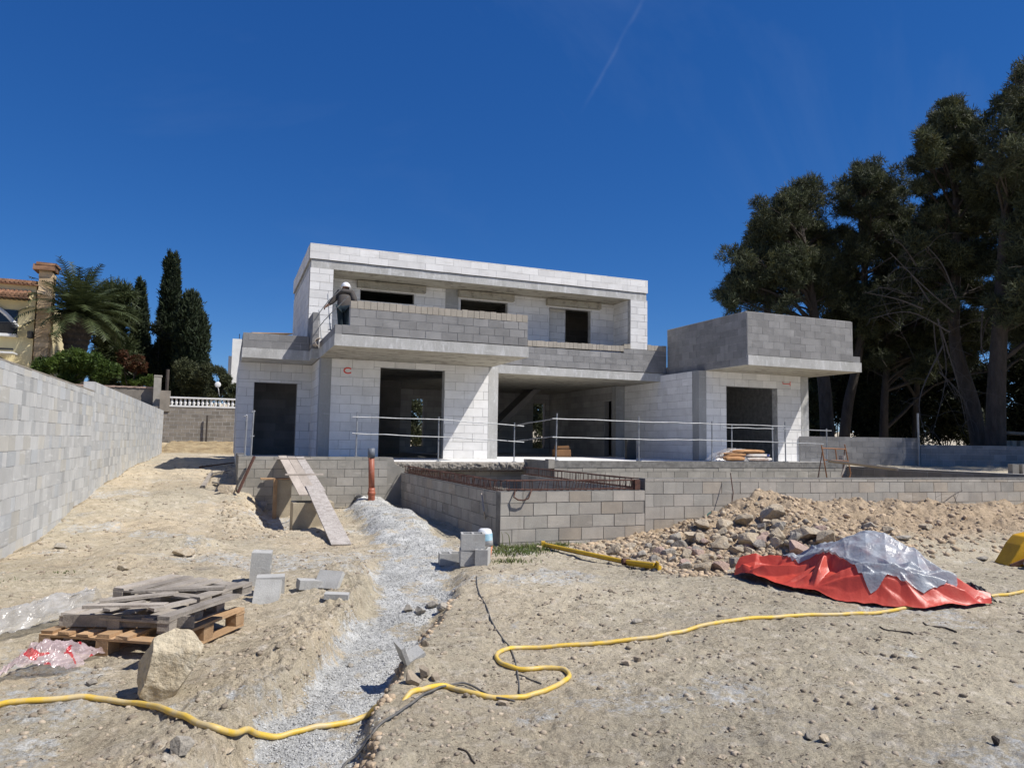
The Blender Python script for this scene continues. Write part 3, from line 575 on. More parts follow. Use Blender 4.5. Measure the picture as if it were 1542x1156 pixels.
# --- left wing: recessed wall under a projecting roof slab
b = MB(); fwall(b, 22.5, .25, 2.33, GF, S1-.003, .25, holes=[(.70, 1.92, GF, 3.24)], **AAC); b.build('ground_floor_wall', A_, villa)['label'] = 'narrow shaded wall of the left wing with a doorway'
b = MB(); lwall(b, .25, 22.75, 27.6, GF, S1-.003, .25, **AAC); b.build('side_wall', A_, villa)
b = MB(); fwall(b, 24.3, .55, 2.3, GF, S1-.06, .15, **AAC); b.build('inner_wall', ['inner_darkened', 'inner_darkened'], villa)
b = MB(); b.box(.30, 2.296, 21.25, 27.6, S1, S1T-.001); b.build('wing_roof_slab', 'concrete', villa)
b = MB(); fwall(b, 21.27, .31, 2.10, S1T+.002, 4.53, .2, **dict(GR, bh=.215)); b.build('wing_parapet', D_, villa)
b = MB(); lwall(b, .31, 21.48, 27.5, S1T+.002, 4.5, .2, **GR); b.build('wing_parapet', D_, villa)
# --- first slab + balcony
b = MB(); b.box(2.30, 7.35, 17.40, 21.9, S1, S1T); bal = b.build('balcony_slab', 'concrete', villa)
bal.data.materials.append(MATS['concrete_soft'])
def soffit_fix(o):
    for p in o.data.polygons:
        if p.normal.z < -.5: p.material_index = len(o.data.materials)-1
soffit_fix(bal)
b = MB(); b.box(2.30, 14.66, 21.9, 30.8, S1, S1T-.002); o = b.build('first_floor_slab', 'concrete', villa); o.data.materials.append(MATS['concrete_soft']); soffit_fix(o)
# balcony parapet: three dark courses, a brick-on-edge cap
def cap(mb, y, x0, x1, z, h, t=.2, slope=0, mi=0):
    x = x0
    while x < x1-.02:
        w_ = random.uniform(.13, .17); xx = min(x+w_, x1); j = random.uniform(-.012, .012)
        mb.box(x+.004, xx-.004, y-.012+random.uniform(-.006, .004), y+t, z+slope*(x-x0), z+slope*(x-x0)+h+j, mi=mi); x = xx
b = MB(); fwall(b, 17.44, 2.66, 7.33, 4.135+.21, 4.765, .2, bw=.42, bh=.21, out=.008, gap=.013); fwall(b, 17.44, 2.48, 7.33, 4.135, 4.135+.21, .2, bw=.42, bh=.21, out=.008, gap=.013); b.build('balcony_parapet', D_, villa)
b = MB(); cap(b, 17.44, 2.66, 7.33, 4.767, .19); b.build('parapet_cap', 'cap_tan', villa)
b = MB(); lwall(b, 7.13, 17.65, 21.7, 4.135, 4.765, .2, **dict(GR, bh=.21)); rwall(b, 7.33, 17.65, 21.7, 4.135, 4.765, .199, body=False, **dict(GR, bh=.21)); b.build('balcony_parapet', D_, villa)
b = MB(); b.box(2.31, 2.475, 17.43, 17.62, 4.112, 4.34, jit=.004); b.box(2.31, 2.50, 17.63, 20.6, 4.112, 4.30, jit=.004); b.build('edge_kerb', 'block_dark', villa)
b = MB(); lwall(b, 2.12, 20.66, 21.88, 4.115, 5.15, .18, **GR); fwall(b, 20.64, 2.12, 2.30, 4.115, 5.15, .015, **GR); b.build('edge_parapet', D_, villa)
b = MB(); b.box(2.11, 2.298, 20.62, 21.89, S1+.002, S1T-.003); b.build('slab_lip', 'concrete', villa)
# middle parapet over the living room
b = MB(); fwall(b, 21.90, 7.36, 13.3, 4.135, 4.765, .2, bw=.42, bh=.21, out=.008, gap=.013); fwall(b, 21.90, 12.9, 14.665, 4.77, 4.93, .2, bw=.42, bh=.16); fwall(b, 21.9, 13.3, 14.665, 4.135, 4.77, .2, bw=.42, bh=.21)
b.build('terrace_parapet', D_, villa)
b = MB(); cap(b, 21.90, 7.36, 12.9, 4.767, .19, slope=.012); cap(b, 21.90, 12.9, 13.16, 4.932, .17); b.build('parapet_cap', 'cap_tan', villa)
b = MB(); cap(b, 21.9, 13.88, 14.665, 4.932, .19); b.build('parapet_cap', 'cap_tan', villa)
# --- upper storey
b = MB(); fwall(b, 21.93, 2.12, 2.80, 4.3, RU, .22, **AAC); lwall(b, 2.12, 22.15, 27.6, S1T, RU, .25, **AAC); b.build('upper_wall', A_, villa)['label'] = 'end wall of the upper floor with its sunlit front pier'
b = MB(); fwall(b, 21.90, 13.17, 13.86, 4.94, RU, .2, **AAC); lwall(b, 13.17, 22.1, 23.1, 4.3, RU, .2, **AAC); rwall(b, 13.86, 22.1, 27.6, 4.11, RU, .2, **AAC); b.build('upper_wall', A_, villa)['label'] = 'white pier closing the right end of the upper floor'
W1 = (3.82, 5.6, 6.08, 6.43); W2 = (7.22, 8.93, 5.3, 6.42); W3 = (10.54, 12.2, S1T, 6.41)
b = MB(); fwall(b, 23.1, 2.40, 13.17, S1T, RU-.002, .2, holes=[W1, W2, W3], **AAC); b.build('upper_wall', A_, villa)['label'] = 'recessed upper wall with two slit windows and a doorway'
b = MB(); b.box(6.68, 7.12, 23.07, 23.1, S1T, RU-.003); b.build('column', 'concrete_col', villa)
for (x0, x1) in ((3.70, 5.95), (7.1, 9.12), (10.40, 12.55)):
    b = MB(); b.box(x0, x1, 22.9, 23.098, 6.47, 6.69, jit=.004); b.build('lintel', 'concrete_soft', villa)
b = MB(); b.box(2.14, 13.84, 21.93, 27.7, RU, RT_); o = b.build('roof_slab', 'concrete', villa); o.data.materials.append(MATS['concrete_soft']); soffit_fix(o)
b = MB(); fwall(b, 21.90, 2.09, 13.88, RT_+.02, 7.455, .24, bw=.6, bh=.2175, out=.004); lwall(b, 2.09, 22.14, 27.7, RT_+.02, 7.455, .24, bw=.6, bh=.2175); rwall(b, 13.88, 22.14, 27.7, RT_+.02, 7.455, .24, bw=.6, bh=.2175)
b.build('roof_parapet', A_, villa)
# rear walls
YR = 30.6; q1, q2, q3, q4 = at(620, 600, 'Y', YR), at(637, 672, 'Y', YR), at(803, 607, 'Y', YR), at(820, 675, 'Y', YR)
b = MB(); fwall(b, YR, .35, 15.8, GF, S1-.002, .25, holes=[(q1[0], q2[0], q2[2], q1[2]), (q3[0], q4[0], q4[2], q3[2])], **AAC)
b.build('rear_wall', ['inner_darkened', 'inner_pale'], villa)
p1 = at(693, 457, 'Y', 27.35); p2 = at(712, 466, 'Y', 27.35); p3 = at(872, 487, 'Y', 27.35); p4 = at(881, 522, 'Y', 27.35)
b = MB(); fwall(b, 27.35, 2.37, 13.6, 4.18, RU-.004, .25, holes=[(p1[0], p2[0], 5.9, 6.6), (p3[0]-.6, p3[0]-.1, 4.3, 6.3)], **AAC); b.build('rear_wall', A_, villa)
# interior partitions
II = ['inner_darkened', 'inner_darkened']
def inner_darkened(fn, *a, **k): b = MB(); fn(b, *a, **{**AAC, **k}); b.build('inner_wall', II if a[3] < 2 else ['concrete_col', 'inner_darkened'], villa)
inner_darkened(fwall, 25.0, 10.45, 11.45, S1T, RU-.01, .15); inner_darkened(lwall, 9.6, 23.4, 27.3, S1T, RU-.01, .15); inner_darkened(lwall, 6.3, 23.4, 27.3, S1T, RU-.01, .15); inner_darkened(fwall, 25.6, 12.3, 13.6, S1T, RU-.01, .15)
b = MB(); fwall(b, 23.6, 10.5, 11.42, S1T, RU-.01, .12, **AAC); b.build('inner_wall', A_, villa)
b = MB(); lwall(b, 14.03, 24.75, YR, GF, S1-.005, .2, holes=[(24.76, 25.3, GF, 3.25)], **AAC); b.build('inner_wall', ['inner_darkened', 'inner_pale'], villa)
inner_darkened(lwall, 7.3, 21.5, 24.5, GF, S1-.005, .15); inner_darkened(rwall, 7.5, 20.52, 24.4, GF, S1-.005, .1); inner_darkened(fwall, 26.9, 2.6, 6.1, GF, S1-.005, .15)
inner_darkened(lwall, 15.6, 24.4, YR, GF, S1-.005, .2)
b = MB(); b.box(14.5, 15.8, 24.4, YR+.2, S1-.002, S1+.1); b.build('ceiling', 'inner_darkened', villa)
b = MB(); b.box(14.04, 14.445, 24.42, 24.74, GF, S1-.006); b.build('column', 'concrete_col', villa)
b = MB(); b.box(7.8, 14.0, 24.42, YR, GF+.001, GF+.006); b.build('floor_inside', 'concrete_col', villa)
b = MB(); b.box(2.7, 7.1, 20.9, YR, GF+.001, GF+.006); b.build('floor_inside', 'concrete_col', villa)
t0 = at(742, 645, 'Y', 28.4); t1 = at(806, 583, 'Y', 28.4)
b = MB(); b.beam(t0, t1, 1.1, .24)
b.build('staircase', 'inner_darkened', villa)
# --- box on the right
K = 1.098
def kz(z): return 1.6+(z-1.6)*K
ZU, ZT, ZP = kz(3.83), kz(4.11), kz(5.325); XL, XF = 13.40*K, 17.60*K
b = MB(); lwall(b, 13.13*K, 18.22*K, 24.4, GF, ZU-.004, .25, **AAC); b.build('side_wall', A_, villa)
b = MB(); b.box(13.13*K, 13.39*K, 17.89*K, 18.2*K, GF, ZU-.004); b.build('column', 'concrete_col', villa)
b = MB(); b.box(17.06*K, 17.36*K, 17.89*K, 18.2*K, GF, ZU-.004); b.build('column', 'concrete', villa)
b = MB(); fwall(b, 17.9*K, 13.4*K, 17.05*K, GF, ZU-.003, .25, holes=[(14.14*K, 16.1*K, GF, kz(3.4))], **AAC); rwall(b, 17.34*K, 18.2*K, 27, GF, ZU-.004, .25, **AAC); b.build('ground_floor_wall', A_, villa)['label'] = 'white wall under the right-hand box with a dark doorway'
b = MB(); fwall(b, 24.4, 14.7, 18.7, GF, ZU-.01, .15, **dict(AAC)); b.build('inner_wall', ['inner_darkened', 'inner_darkened'], villa)
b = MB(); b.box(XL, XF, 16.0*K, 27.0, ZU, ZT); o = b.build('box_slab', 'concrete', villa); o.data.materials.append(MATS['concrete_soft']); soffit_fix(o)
b = MB(); fwall(b, 16.02*K, 13.39*K, 17.28*K, ZT+.015, ZP, .2, out=.006, bw=.42, bh=.2203); lwall(b, 13.37*K, 16.04*K, 21.85, ZU+.005, ZP, .2, body=True, out=.006, bw=.42, bh=.2342); rwall(b, 17.28*K, 16.2*K, 24, ZT+.015, ZP, .2, **GR)
b.box(17.30*K, 17.58*K, 16.03*K, 16.25*K, ZT+.002, ZT+.2, .3, 1); b.build('box_parapet', D_, villa)['label'] = 'tall grey block parapet of the box on the right'
b = MB(); b.box(13.36*K, 13.58*K, 16.25*K, 21.85, ZP+.001, ZP+.02, jit=.004); b.box(13.36*K, 17.27*K, 16.05*K, 16.2*K, ZP+.002, ZP+.018, jit=.004); b.build('mortar_bed', 'mortar_light', villa)
# red spray marks on the white walls
def mark(pts, y, r=.014, nm='spray_mark'):
    b = MB(); b.tube([(x, y, z) for x, z in pts], r, 5); b.build(nm, 'spray_red', villa)
cx, cz = 3.07, 3.50
mark([(cx+.11*math.cos(t), cz+.075*math.sin(t)) for t in np.linspace(.7, 5.6, 14)], 20.190, .02)
mark([(.68, 3.50), (.72, 3.72), (.77, 3.50), (.70, 3.58), (.76, 3.58)], 25.188, .02)
mark([(16.33, 3.62), (16.33, 3.56), (16.62, 3.56), (16.62, 3.64), (16.62, 3.5)], 17.890, .012) if False else mark([(16.33*K, kz(3.62)), (16.33*K, kz(3.56)), (16.62*K, kz(3.56)), (16.62*K, kz(3.64)), (16.62*K, kz(3.5))], 17.890*K, .013)
# ------------------------------------------------------------------ pool basin
pool = thing('pool_basin', 'grey block pool basin in front of the terrace with rusty rebar cages on its rim', 'pool', (3.97, 10.4, 0))
b = MB(); lwall(b, 3.97, 10.61, 17.2, -.4, .81, .2, body=False, **GR); b.box(3.972, 4.17, 10.61, 17.2, -.4, .805); b.build('side_wall', T_, pool)
b = MB(); fwall(b, 10.4, 3.96, 6.53, -.55, .825, .2, bw=.4, bh=.2, gap=.012, out=.006); b.build('front_wall', T_, pool)
b = MB(); lwall(b, 6.45, 10.6, 15.6, -.3, .83, .2, **GR); b.build('side_wall', T_, pool)
b = MB(); b.box(4.17, 6.5, 10.6, 17.4, -.3, .02); b.build('basin_floor', 'block_old', pool)
def cage(x0, y0, x1, y1, z0, h, wd, step, seed, skew=.0, hangy=False):
    r = random.Random(seed); mb = MB(); a = np.array([x0, y0]); c_ = np.array([x1, y1]); d = c_-a; Ln = np.linalg.norm(d); d /= Ln; s = np.array([-d[1], d[0]])*wd/2
    def P(t, k, z): q = a+d*t+s*k; return (q[0], q[1], z)
    for k in (-1, 1):
        for z in (z0+.015, z0+h):
            mb.tube([P(t, k, z+r.uniform(-.006, .006)) for t in np.linspace(0, Ln, 12)], .009, 5)
    t = .05
    while t < Ln:
        sk = r.uniform(-skew, skew); mb.tube([P(t, -1, z0), P(t+sk, -1, z0+h+.008), P(t+sk, 1, z0+h+.008), P(t, 1, z0), P(t, -1, z0)], .0062, 4, cap=False); t += step*r.uniform(.8, 1.2)
    return mb
cage(4.07, 10.72, 4.07, 17.1, .815, .155, .11, .10, 1, .10).build('rebar_cage', 'rust', pool)
cage(4.07, 10.5, 6.38, 10.5, .835, .155, .11, .12, 2, .05).build('rebar_cage', 'rust', pool)
cage(6.50, 10.62, 6.50, 15.5, .84, .165, .11, .17, 3, .02).build('rebar_cage', 'rust', pool)
cage(4.3, 17.35, 7.2, 17.35, .83, .12, .08, .16, 4, .06).build('rebar_cage', 'rust', pool)
b = MB(); b.box(6.36, 6.46, 10.42, 10.52, .83, 1.0); b.build('spacer_block', 'rust', pool)
# rusty bars bent over the front wall
l_ = [at(775, 738, 'Y', 10.40), at(773, 748, 'Y', 10.36), at(779, 752, 'Y', 10.34), at(787, 753, 'Y', 10.34), at(795, 750, 'Y', 10.34), at(798, 742, 'Y', 10.36), at(800, 736, 'Y', 10.42)]
b = MB(); b.tube([p+np.array([0, -.02, 0]) for p in l_], .012, 6); b.build('bent_bar', 'rust', pool)
# ------------------------------------------------------------------ other walls
gw = thing('garden_wall', 'low front wall of tan-grey hollow blocks running right from the pool', 'wall', (6.53, 10.4, 0))
b = MB(); fwall(b, 10.4, 6.54, 30, -.5, .95, .2, bw=.4, bh=.2, gap=.01, out=.007)
for i in range(0): pass
b.build('block_wall', T_, gw)
for v_ in gw.children[0].data.vertices:   # the courses climb a little towards the pool
    wx = v_.co.x+6.53
    if v_.co.z > -.4: v_.co.z += .07*max(0, min(1, (16-wx)/9.5))*(v_.co.z+.5)/1.45
b = MB(); b.tube([(6.43, 10.393, z) for z in (-.1, .45)], .01, 4); 
rwl = thing('ramp_wall', 'brown shaded block wall running from the terrace corner towards the right edge', 'wall', (16.5, 13, 0))
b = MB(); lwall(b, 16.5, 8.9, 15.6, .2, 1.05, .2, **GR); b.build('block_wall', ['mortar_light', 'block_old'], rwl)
bwl = thing('boundary_wall', 'long sunlit wall of pale new blocks along the left side of the plot', 'wall', (-2.56, 18, 0))
b = MB(); wall(b, (-2.56, 0), (0, 1), (1, 0), 5.0, 12.33, -.22, 2.48, .2, bw=.4, bh=.2, wj=1, gap=.0045, out=.005); b.build('wall_section', ['mortar_site', 'block_site'], bwl)
b = MB(); wall(b, (-2.561, 0), (0, 1), (1, 0), 12.345, 16.78, -.22, 2.48, .2, bw=.4, bh=.2, wj=1, gap=.0045, out=.005); b.build('wall_section', ['mortar_site', 'block_site'], bwl)
b = MB(); wall(b, (-2.559, 0), (0, 1), (1, 0), 16.79, 34.1, -.12, 2.69, .2, bw=.4, bh=.2, wj=1, gap=.0045, out=.005); b.build('wall_section', ['mortar_site', 'block_site'], bwl)
b = MB(); b.box(-2.762, -2.553, 5.0, 16.78, 2.482, 2.50, jit=.003); b.build('mortar_bed', 'cap_tan', bwl)
b = MB(); 
for i in range(60):
    y0 = 5+i*.49; z = float(hbase(-2.5, y0)); 
    if y0 < 34: b.box(-2.56, -2.535+random.uniform(-.004, .004), y0, y0+.489, z-.2, z+.02+random.uniform(-.02, .02), jit=.008)
b.build('footing', 'tan_concrete', bwl)
# shaded walls on the right, under the pines
def segwall(name, label, A, B, z0, z1, mats, cat='wall', t=.2):
    A = np.array(A[:2], float); B = np.array(B[:2], float); u = (B-A)/np.linalg.norm(B-A); n = np.array([u[1], -u[0]])
    if n@(-A) < 0: n = -n
    o = thing(name, label, cat, (A[0], A[1], z0)); b = MB(); wall(b, A, u, n, 0, np.linalg.norm(B-A), z0, z1, t, **GR); b.build('block_wall', mats, o); return o
a0 = AD(1205, 657, 25); a1 = AD(1385, 660, 25); a2 = AD(1386, 669, 25); a3 = AD(1700, 676, 25)
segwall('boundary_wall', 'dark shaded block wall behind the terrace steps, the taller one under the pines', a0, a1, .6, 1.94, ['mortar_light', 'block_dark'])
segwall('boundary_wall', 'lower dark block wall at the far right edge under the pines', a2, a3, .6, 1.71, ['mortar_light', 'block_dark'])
b = MB(); q = AD(1383, 660, 24.9); b.tube([(q[0], q[1], .8), (q[0], q[1], 1.6+FPX*0+ (675-623)/FPX*24.9)], .035, 6); o = b.build('pole', 'galv'); tag(o, 'thin grey pole standing where the two shaded walls meet', 'pole')
q0 = AD(1518, 712, 21.5); b = MB()
for k in range(2):
    c_ = AD(1526+k*15, 706, 20.5); b.obox((c_[0], c_[1], .98), (RT[0], RT[1], 0), (FW[0], FW[1], 0), (0, 0, 1), .09, .1, .2)
tag(b.build('concrete_block', 'block_grey'), 'pair of grey blocks standing on end behind the ramp wall at the right edge', 'block')
# back retaining wall with balustrade
rt = thing('retaining_wall', 'old rendered retaining wall closing the far end of the plot', 'wall', (-1, 42, 1))
b = MB(); wall(b, (0, 42), (1, 0), (0, -1), -8, 4, .8, 3.16, .25, bw=.4, bh=.2, gap=.02, out=.004); b.build('block_wall', ['mortar_light', 'block_old'], rt)
b = MB(); b.box(-3.35, -2.88, 41.93, 42.3, 2.9, 4.0); b.build('pier', 'block_old', rt)
bl = thing('balustrade', 'white concrete balustrade on top of the retaining wall', 'balustrade', (-1, 42, 3.17))
b = MB(); b.box(-2.88, 4, 41.97, 42.17, 3.165, 3.25); b.build('base_rail', 'white_paint', bl); b = MB(); b.box(-2.88, 4, 41.95, 42.19, 3.62, 3.70); b.build('top_rail', 'white_paint', bl)
i = 0; x = -2.78
prof = [(0, .06), (.04, .045), (.1, .075), (.17, .08), (.24, .045), (.3, .06), (.37, .045)]
me0 = None
while x < 1.2:
    if me0 is None:
        b = MB(); b.tube([(x, 42.07, 3.25+z) for z, r in prof], [r for z, r in prof], 8); me0 = b.build('baluster', 'white_paint', bl, smooth=True); X0 = x
    else:
        o = me0.copy(); col.objects.link(o); o.parent = bl; o.location = (x-X0, 0, 0)
    x += .215
ow = thing('garden_wall', 'old grey garden wall with terracotta coping behind the end of the left wall', 'wall', (-5, 43, 3))
b = MB(); b.box(-8.3, -3.65, 43.0, 43.25, 2.4, 4.15, jit=.02); b.build('rendered_wall', 'block_old', ow)
b = MB(); x = -8.3
while x < -3.75: b.box(x, x+.28, 42.95, 43.3, 4.15, 4.23, jit=.012); x += .3
b.build('coping', 'rock_pink', ow)
b = MB(); b.box(-3.72, -3.38, 42.5, 42.8, 2.0, 4.75, jit=.015); b.box(-3.74, -3.36, 42.48, 42.82, 4.75, 4.85, jit=.01); tag(b.build('gate_pillar', 'block_grey'), 'weathered square block pillar beside the balustrade', 'pillar')
b = MB(); b.tube([(-3.2, 44, 3.5), (-3.2, 44, 5.3)], .09, 8); tag(b.build('wooden_post', 'bark'), 'brown wooden post behind the weathered pillar', 'post')
# ------------------------------------------------------------------ guard rails
def railing(name, label, posts, rails, grp='temporary tube guard rails'):
    o = thing(name, label, 'railing', posts[0][0], grp)
    for p0, p1 in posts:
        b = MB(); b.tube([p0, (np.array(p0)+np.array(p1))/2, p1], .0175, 8); pst = b.build('post', 'galv', o); b = MB(); b.obox(np.array(p0)+np.array([0, 0, .01]), (1, 0, 0), (0, 1, 0), (0, 0, 1), .05, .05, .008); b.build('base_plate', 'galv', pst)
    for r in rails:
        b = MB(); r = [np.array(q, float) for q in r]; pts = []
        for q0, q1 in zip(r, r[1:]):
            for t in np.linspace(0, 1, 7)[:-1]: pts.append(q0+(q1-q0)*t+np.array([0, random.uniform(-.008, .008), random.uniform(-.009, .009)]))
        pts.append(r[-1]); b.tube(pts, .0125, 7); b.build('rail', 'galv', o)
    return o
def Yv(px, py, y): return at(px, py, 'Y', y)
def post(px, y, ztop, zb): 
    q = at(px, 690, 'Y', y); return ((q[0], y, zb), (q[0]+random.uniform(-.02, .02), y, ztop))
def zt(px, py, y): return at(px, py, 'Y', y)[2]
railing('guard_rail', 'tube guard rail in front of the largest doorway, two rails on three posts', [post(536, 17.3, zt(536, 620, 17.3), 1.18), post(660, 17.45, zt(660, 627, 17.45), GF), post(774, 17.5, zt(774, 636, 17.5), GF)],
        [[Yv(530, 627, 17.25), Yv(660, 631.5, 17.4), Yv(789, 641.5, 17.45)], [Yv(530, 652.5, 17.25), Yv(672, 658, 17.4)], [Yv(668, 657.5, 17.4), Yv(789, 665.5, 17.45)]])
railing('guard_rail', 'long tube guard rail along the right-hand terrace edge up to the trestle', [post(837, 15.68, zt(837, 622, 15.68), 1.16), post(962, 15.70, zt(962, 627, 15.7), 1.16), post(1072, 15.7, zt(1072, 634, 15.7), 1.16), post(1183, 15.7, zt(1183, 635, 15.7), 1.16), post(1245, 15.8, zt(1245, 645, 15.8), .9)],
        [[Yv(776, 640, 17.4), Yv(838, 629, 15.65)], [Yv(776, 664, 17.4), Yv(838, 656, 15.65)], [Yv(832, 630, 15.62), Yv(962, 634.5, 15.62), Yv(1072, 638, 15.62), Yv(1183, 641.5, 15.62)], [Yv(832, 657.5, 15.62), Yv(962, 661.5, 15.62), Yv(1072, 662.5, 15.62), Yv(1240, 668.5, 15.65)], [Yv(1180, 646, 15.62), Yv(1252, 648.5, 15.7)]])
railing('guard_rail', 'short tube guard rail standing close to the right-hand doorway', [post(1102, 17.3, zt(1102, 640, 17.3), GF), post(1164, 17.3, zt(1164, 642, 17.3), GF)], [[Yv(1088, 643.5, 17.25), Yv(1165, 645.5, 17.25)]])
railing('guard_rail', 'pair of guard rail posts at the left corner of the terrace', [((.40, 17.32, 1.18), (.41, 17.32, 2.10)), ((.53, 17.30, 1.18), (.55, 17.30, 2.22))], [[(.33, 17.34, 2.08), (.42, 17.4, 2.1)], [(.50, 17.28, 2.18), (.58, 17.36, 2.2)], [(.50, 17.28, 1.62), (.58, 17.36, 1.64)]])
up = railing('guard_rail', 'short guard rail on the balcony edge held by the worker', [(at(497.5, 497, 'X', 2.36), at(493.8, 443, 'X', 2.36)), (at(484, 510, 'X', 2.36), at(480.5, 467, 'X', 2.36))],
        [[at(480, 472, 'X', 2.33), at(494, 453.5, 'X', 2.34), at(512, 437, 'X', 2.36)], [at(481, 491, 'X', 2.33), at(496, 474, 'X', 2.34), at(524, 447, 'X', 2.36)]])
# ------------------------------------------------------------------ worker
def skin_fig(name, joints, edges, matn, parent, sub=2):
    me = bpy.data.meshes.new(name); o_ = ORG[parent.name]
    keys = list(joints); me.from_pydata([tuple(np.array(joints[k][0])-o_) for k in keys], [(keys.index(a), keys.index(b)) for a, b in edges], [])
    me.materials.append(MATS[matn]); o = bpy.data.objects.new(name, me); col.objects.link(o); o.parent = parent; ORG[o.name] = o_
    md = o.modifiers.new('skin', 'SKIN'); md.use_smooth_shade = True
    if not me.skin_vertices: me.attributes  # layer made by the modifier
    bpy.context.view_layer.objects.active = o
    sv = me.skin_vertices[0].data if len(me.skin_vertices) else None
    if sv is None:
        import bmesh
        bm = bmesh.new(); bm.from_mesh(me); bm.verts.layers.skin.verify(); bm.to_mesh(me); bm.free(); sv = me.skin_vertices[0].data
    for i, k in enumerate(keys):
        r = joints[k][1]; sv[i].radius = r if isinstance(r, tuple) else (r, r); sv[i].use_root = (i == 0)
    s2 = o.modifiers.new('sub', 'SUBSURF'); s2.levels = sub; s2.render_levels = sub
    return o
wp = at(517, 470, 'Y', 18.25); WX = wp[0]; WY = 18.25; WZ = S1T+.02
wk = thing('person', 'worker seen from behind in white hard hat and grey jacket, on the balcony corner', 'person', (WX, WY, WZ))
def wpnt(a, f, z):   # leaning forward above the waist
    ln = max(0, z-.95); f = f+.34*ln; z = z-.10*ln-.06*(z > 1.45); s = .90; return np.array([WX+a*s*RT[0]+f*s*FW[0], WY+a*s*RT[1]+f*s*FW[1], WZ+z*s])   # a: to the right in view, f: away
J = dict(pelvis=(wpnt(.03, 0, .90), (.13, .10)), waist=(wpnt(.02, .02, 1.04), (.13, .10)), chest=(wpnt(.0, .06, 1.26), (.14, .095)), neck0=(wpnt(-.01, .06, 1.43), (.085, .07)), neck=(wpnt(-.02, .06, 1.50), .058), head=(wpnt(-.03, .08, 1.60), (.085, .095)), crown=(wpnt(-.03, .08, 1.68), (.08, .09)),
         hl=(wpnt(-.07, 0, .84), .105), kl=(wpnt(-.06, .04, .46), .07), al=(wpnt(-.06, .0, .10), .048), tl=(wpnt(-.08, .16, .04), .04), hr=(wpnt(.13, 0, .84), .105), kr=(wpnt(.12, .05, .46), .07), ar=(wpnt(.13, -.02, .10), .048), tr=(wpnt(.16, .14, .04), .04),
         sl=(wpnt(-.17, .04, 1.37), .075), el=(wpnt(-.31, .05, 1.10), .052), wl=(wpnt(-.45, .02, .93), .036), sr=(wpnt(.17, .04, 1.37), .075), er=(wpnt(.29, .0, 1.12), .052), wr=(wpnt(.27, .16, .93), .036), hlm=(wpnt(-.50, .02, .89), .034), hrm=(wpnt(.26, .24, .90), .034))
ED = [('pelvis', 'waist'), ('waist', 'chest'), ('chest', 'neck0'), ('neck0', 'neck'), ('neck', 'head'), ('head', 'crown'), ('pelvis', 'hl'), ('hl', 'kl'), ('kl', 'al'), ('al', 'tl'), ('pelvis', 'hr'), ('hr', 'kr'), ('kr', 'ar'), ('ar', 'tr'), ('neck0', 'sl'), ('sl', 'el'), ('el', 'wl'), ('wl', 'hlm'), ('neck0', 'sr'), ('sr', 'er'), ('er', 'wr'), ('wr', 'hrm')]
# fingers and thumbs, each its own chain from the palm
for s, h, wv in (('l', 'hlm', wpnt(-.50, .02, .89)-wpnt(-.45, .02, .93)), ('r', 'hrm', wpnt(.26, .24, .90)-wpnt(.27, .16, .93))):
    wv = wv/np.linalg.norm(wv); sd = np.cross(wv, [0, 0, 1]); sd /= np.linalg.norm(sd); base = J[h][0]; dn = np.cross(sd, wv)*(-1 if np.cross(sd, wv)[2] > 0 else 1)
    for k in range(4):
        off = sd*(k-1.5)*.019; ln = (.06, .07, .066, .052)[k]
        a, c, d = f'{s}f{k}a', f'{s}f{k}b', f'{s}f{k}c'
        J[a] = (base+off+wv*.03, .009); J[c] = (base+off+wv*(.03+ln*.5)+dn*.012, .0085); J[d] = (base+off+wv*(.03+ln*.72)+dn*.042, .007)
        ED += [(h, a), (a, c), (c, d)]
    J[s+'th'] = (base-sd*.036+wv*.01, .010); J[s+'th2'] = (base-sd*.05+wv*.035+dn*.02, .008); ED += [(h, s+'th'), (s+'th', s+'th2')]
skin_fig('body', J, ED, 'skin', wk)
g = lambda k, m, t=None: (J[k][0], tuple(x*m for x in (J[k][1] if isinstance(J[k][1], tuple) else (J[k][1],)*2)))
JJ = dict(hem=(wpnt(.02, .02, .68), (.21, .17)), waist=(wpnt(.02, .02, .90), (.21, .17)), w2=(wpnt(.02, .02, 1.08), (.20, .16)), chest=(wpnt(.0, .04, 1.26), (.205, .16)), n0=(wpnt(-.01, .05, 1.42), (.13, .11)), col_=(wpnt(-.02, .06, 1.48), .075),
          sl=g('sl', 1.25), el=g('el', 1.4), wl=(wpnt(-.43, .025, .95), .05), sr=g('sr', 1.25), er=(J['er'][0], .08), wr=(wpnt(.272, .14, .945), .052))
skin_fig('jacket', JJ, [('hem', 'waist'), ('waist', 'w2'), ('w2', 'chest'), ('chest', 'n0'), ('n0', 'col_'), ('n0', 'sl'), ('sl', 'el'), ('el', 'wl'), ('n0', 'sr'), ('sr', 'er'), ('er', 'wr')], 'jacket', wk)
JT = dict(p=(wpnt(.03, 0, .93), (.17, .14)), hl=g('hl', 1.15), kl=g('kl', 1.35), al=(wpnt(-.06, .005, .16), .07), hr=g('hr', 1.15), kr=g('kr', 1.35), ar=(wpnt(.13, -.015, .16), .07))
skin_fig('trousers', JT, [('p', 'hl'), ('hl', 'kl'), ('kl', 'al'), ('p', 'hr'), ('hr', 'kr'), ('kr', 'ar')], 'trousers', wk)
for s, x in (('l', -.06), ('r', .13)):
    skin_fig('boot', dict(a=(wpnt(x, 0, .16), .055), b=(wpnt(x, -.01, .06), .06), c=(wpnt(x+(.02 if x > 0 else -.02), .14, .045), .048)), [('a', 'b'), ('b', 'c')], 'boots', wk)
V, Fc = ICO[3]; hc = wpnt(-.03, .08, 1.665); up_ = V[:, 2] > -.05
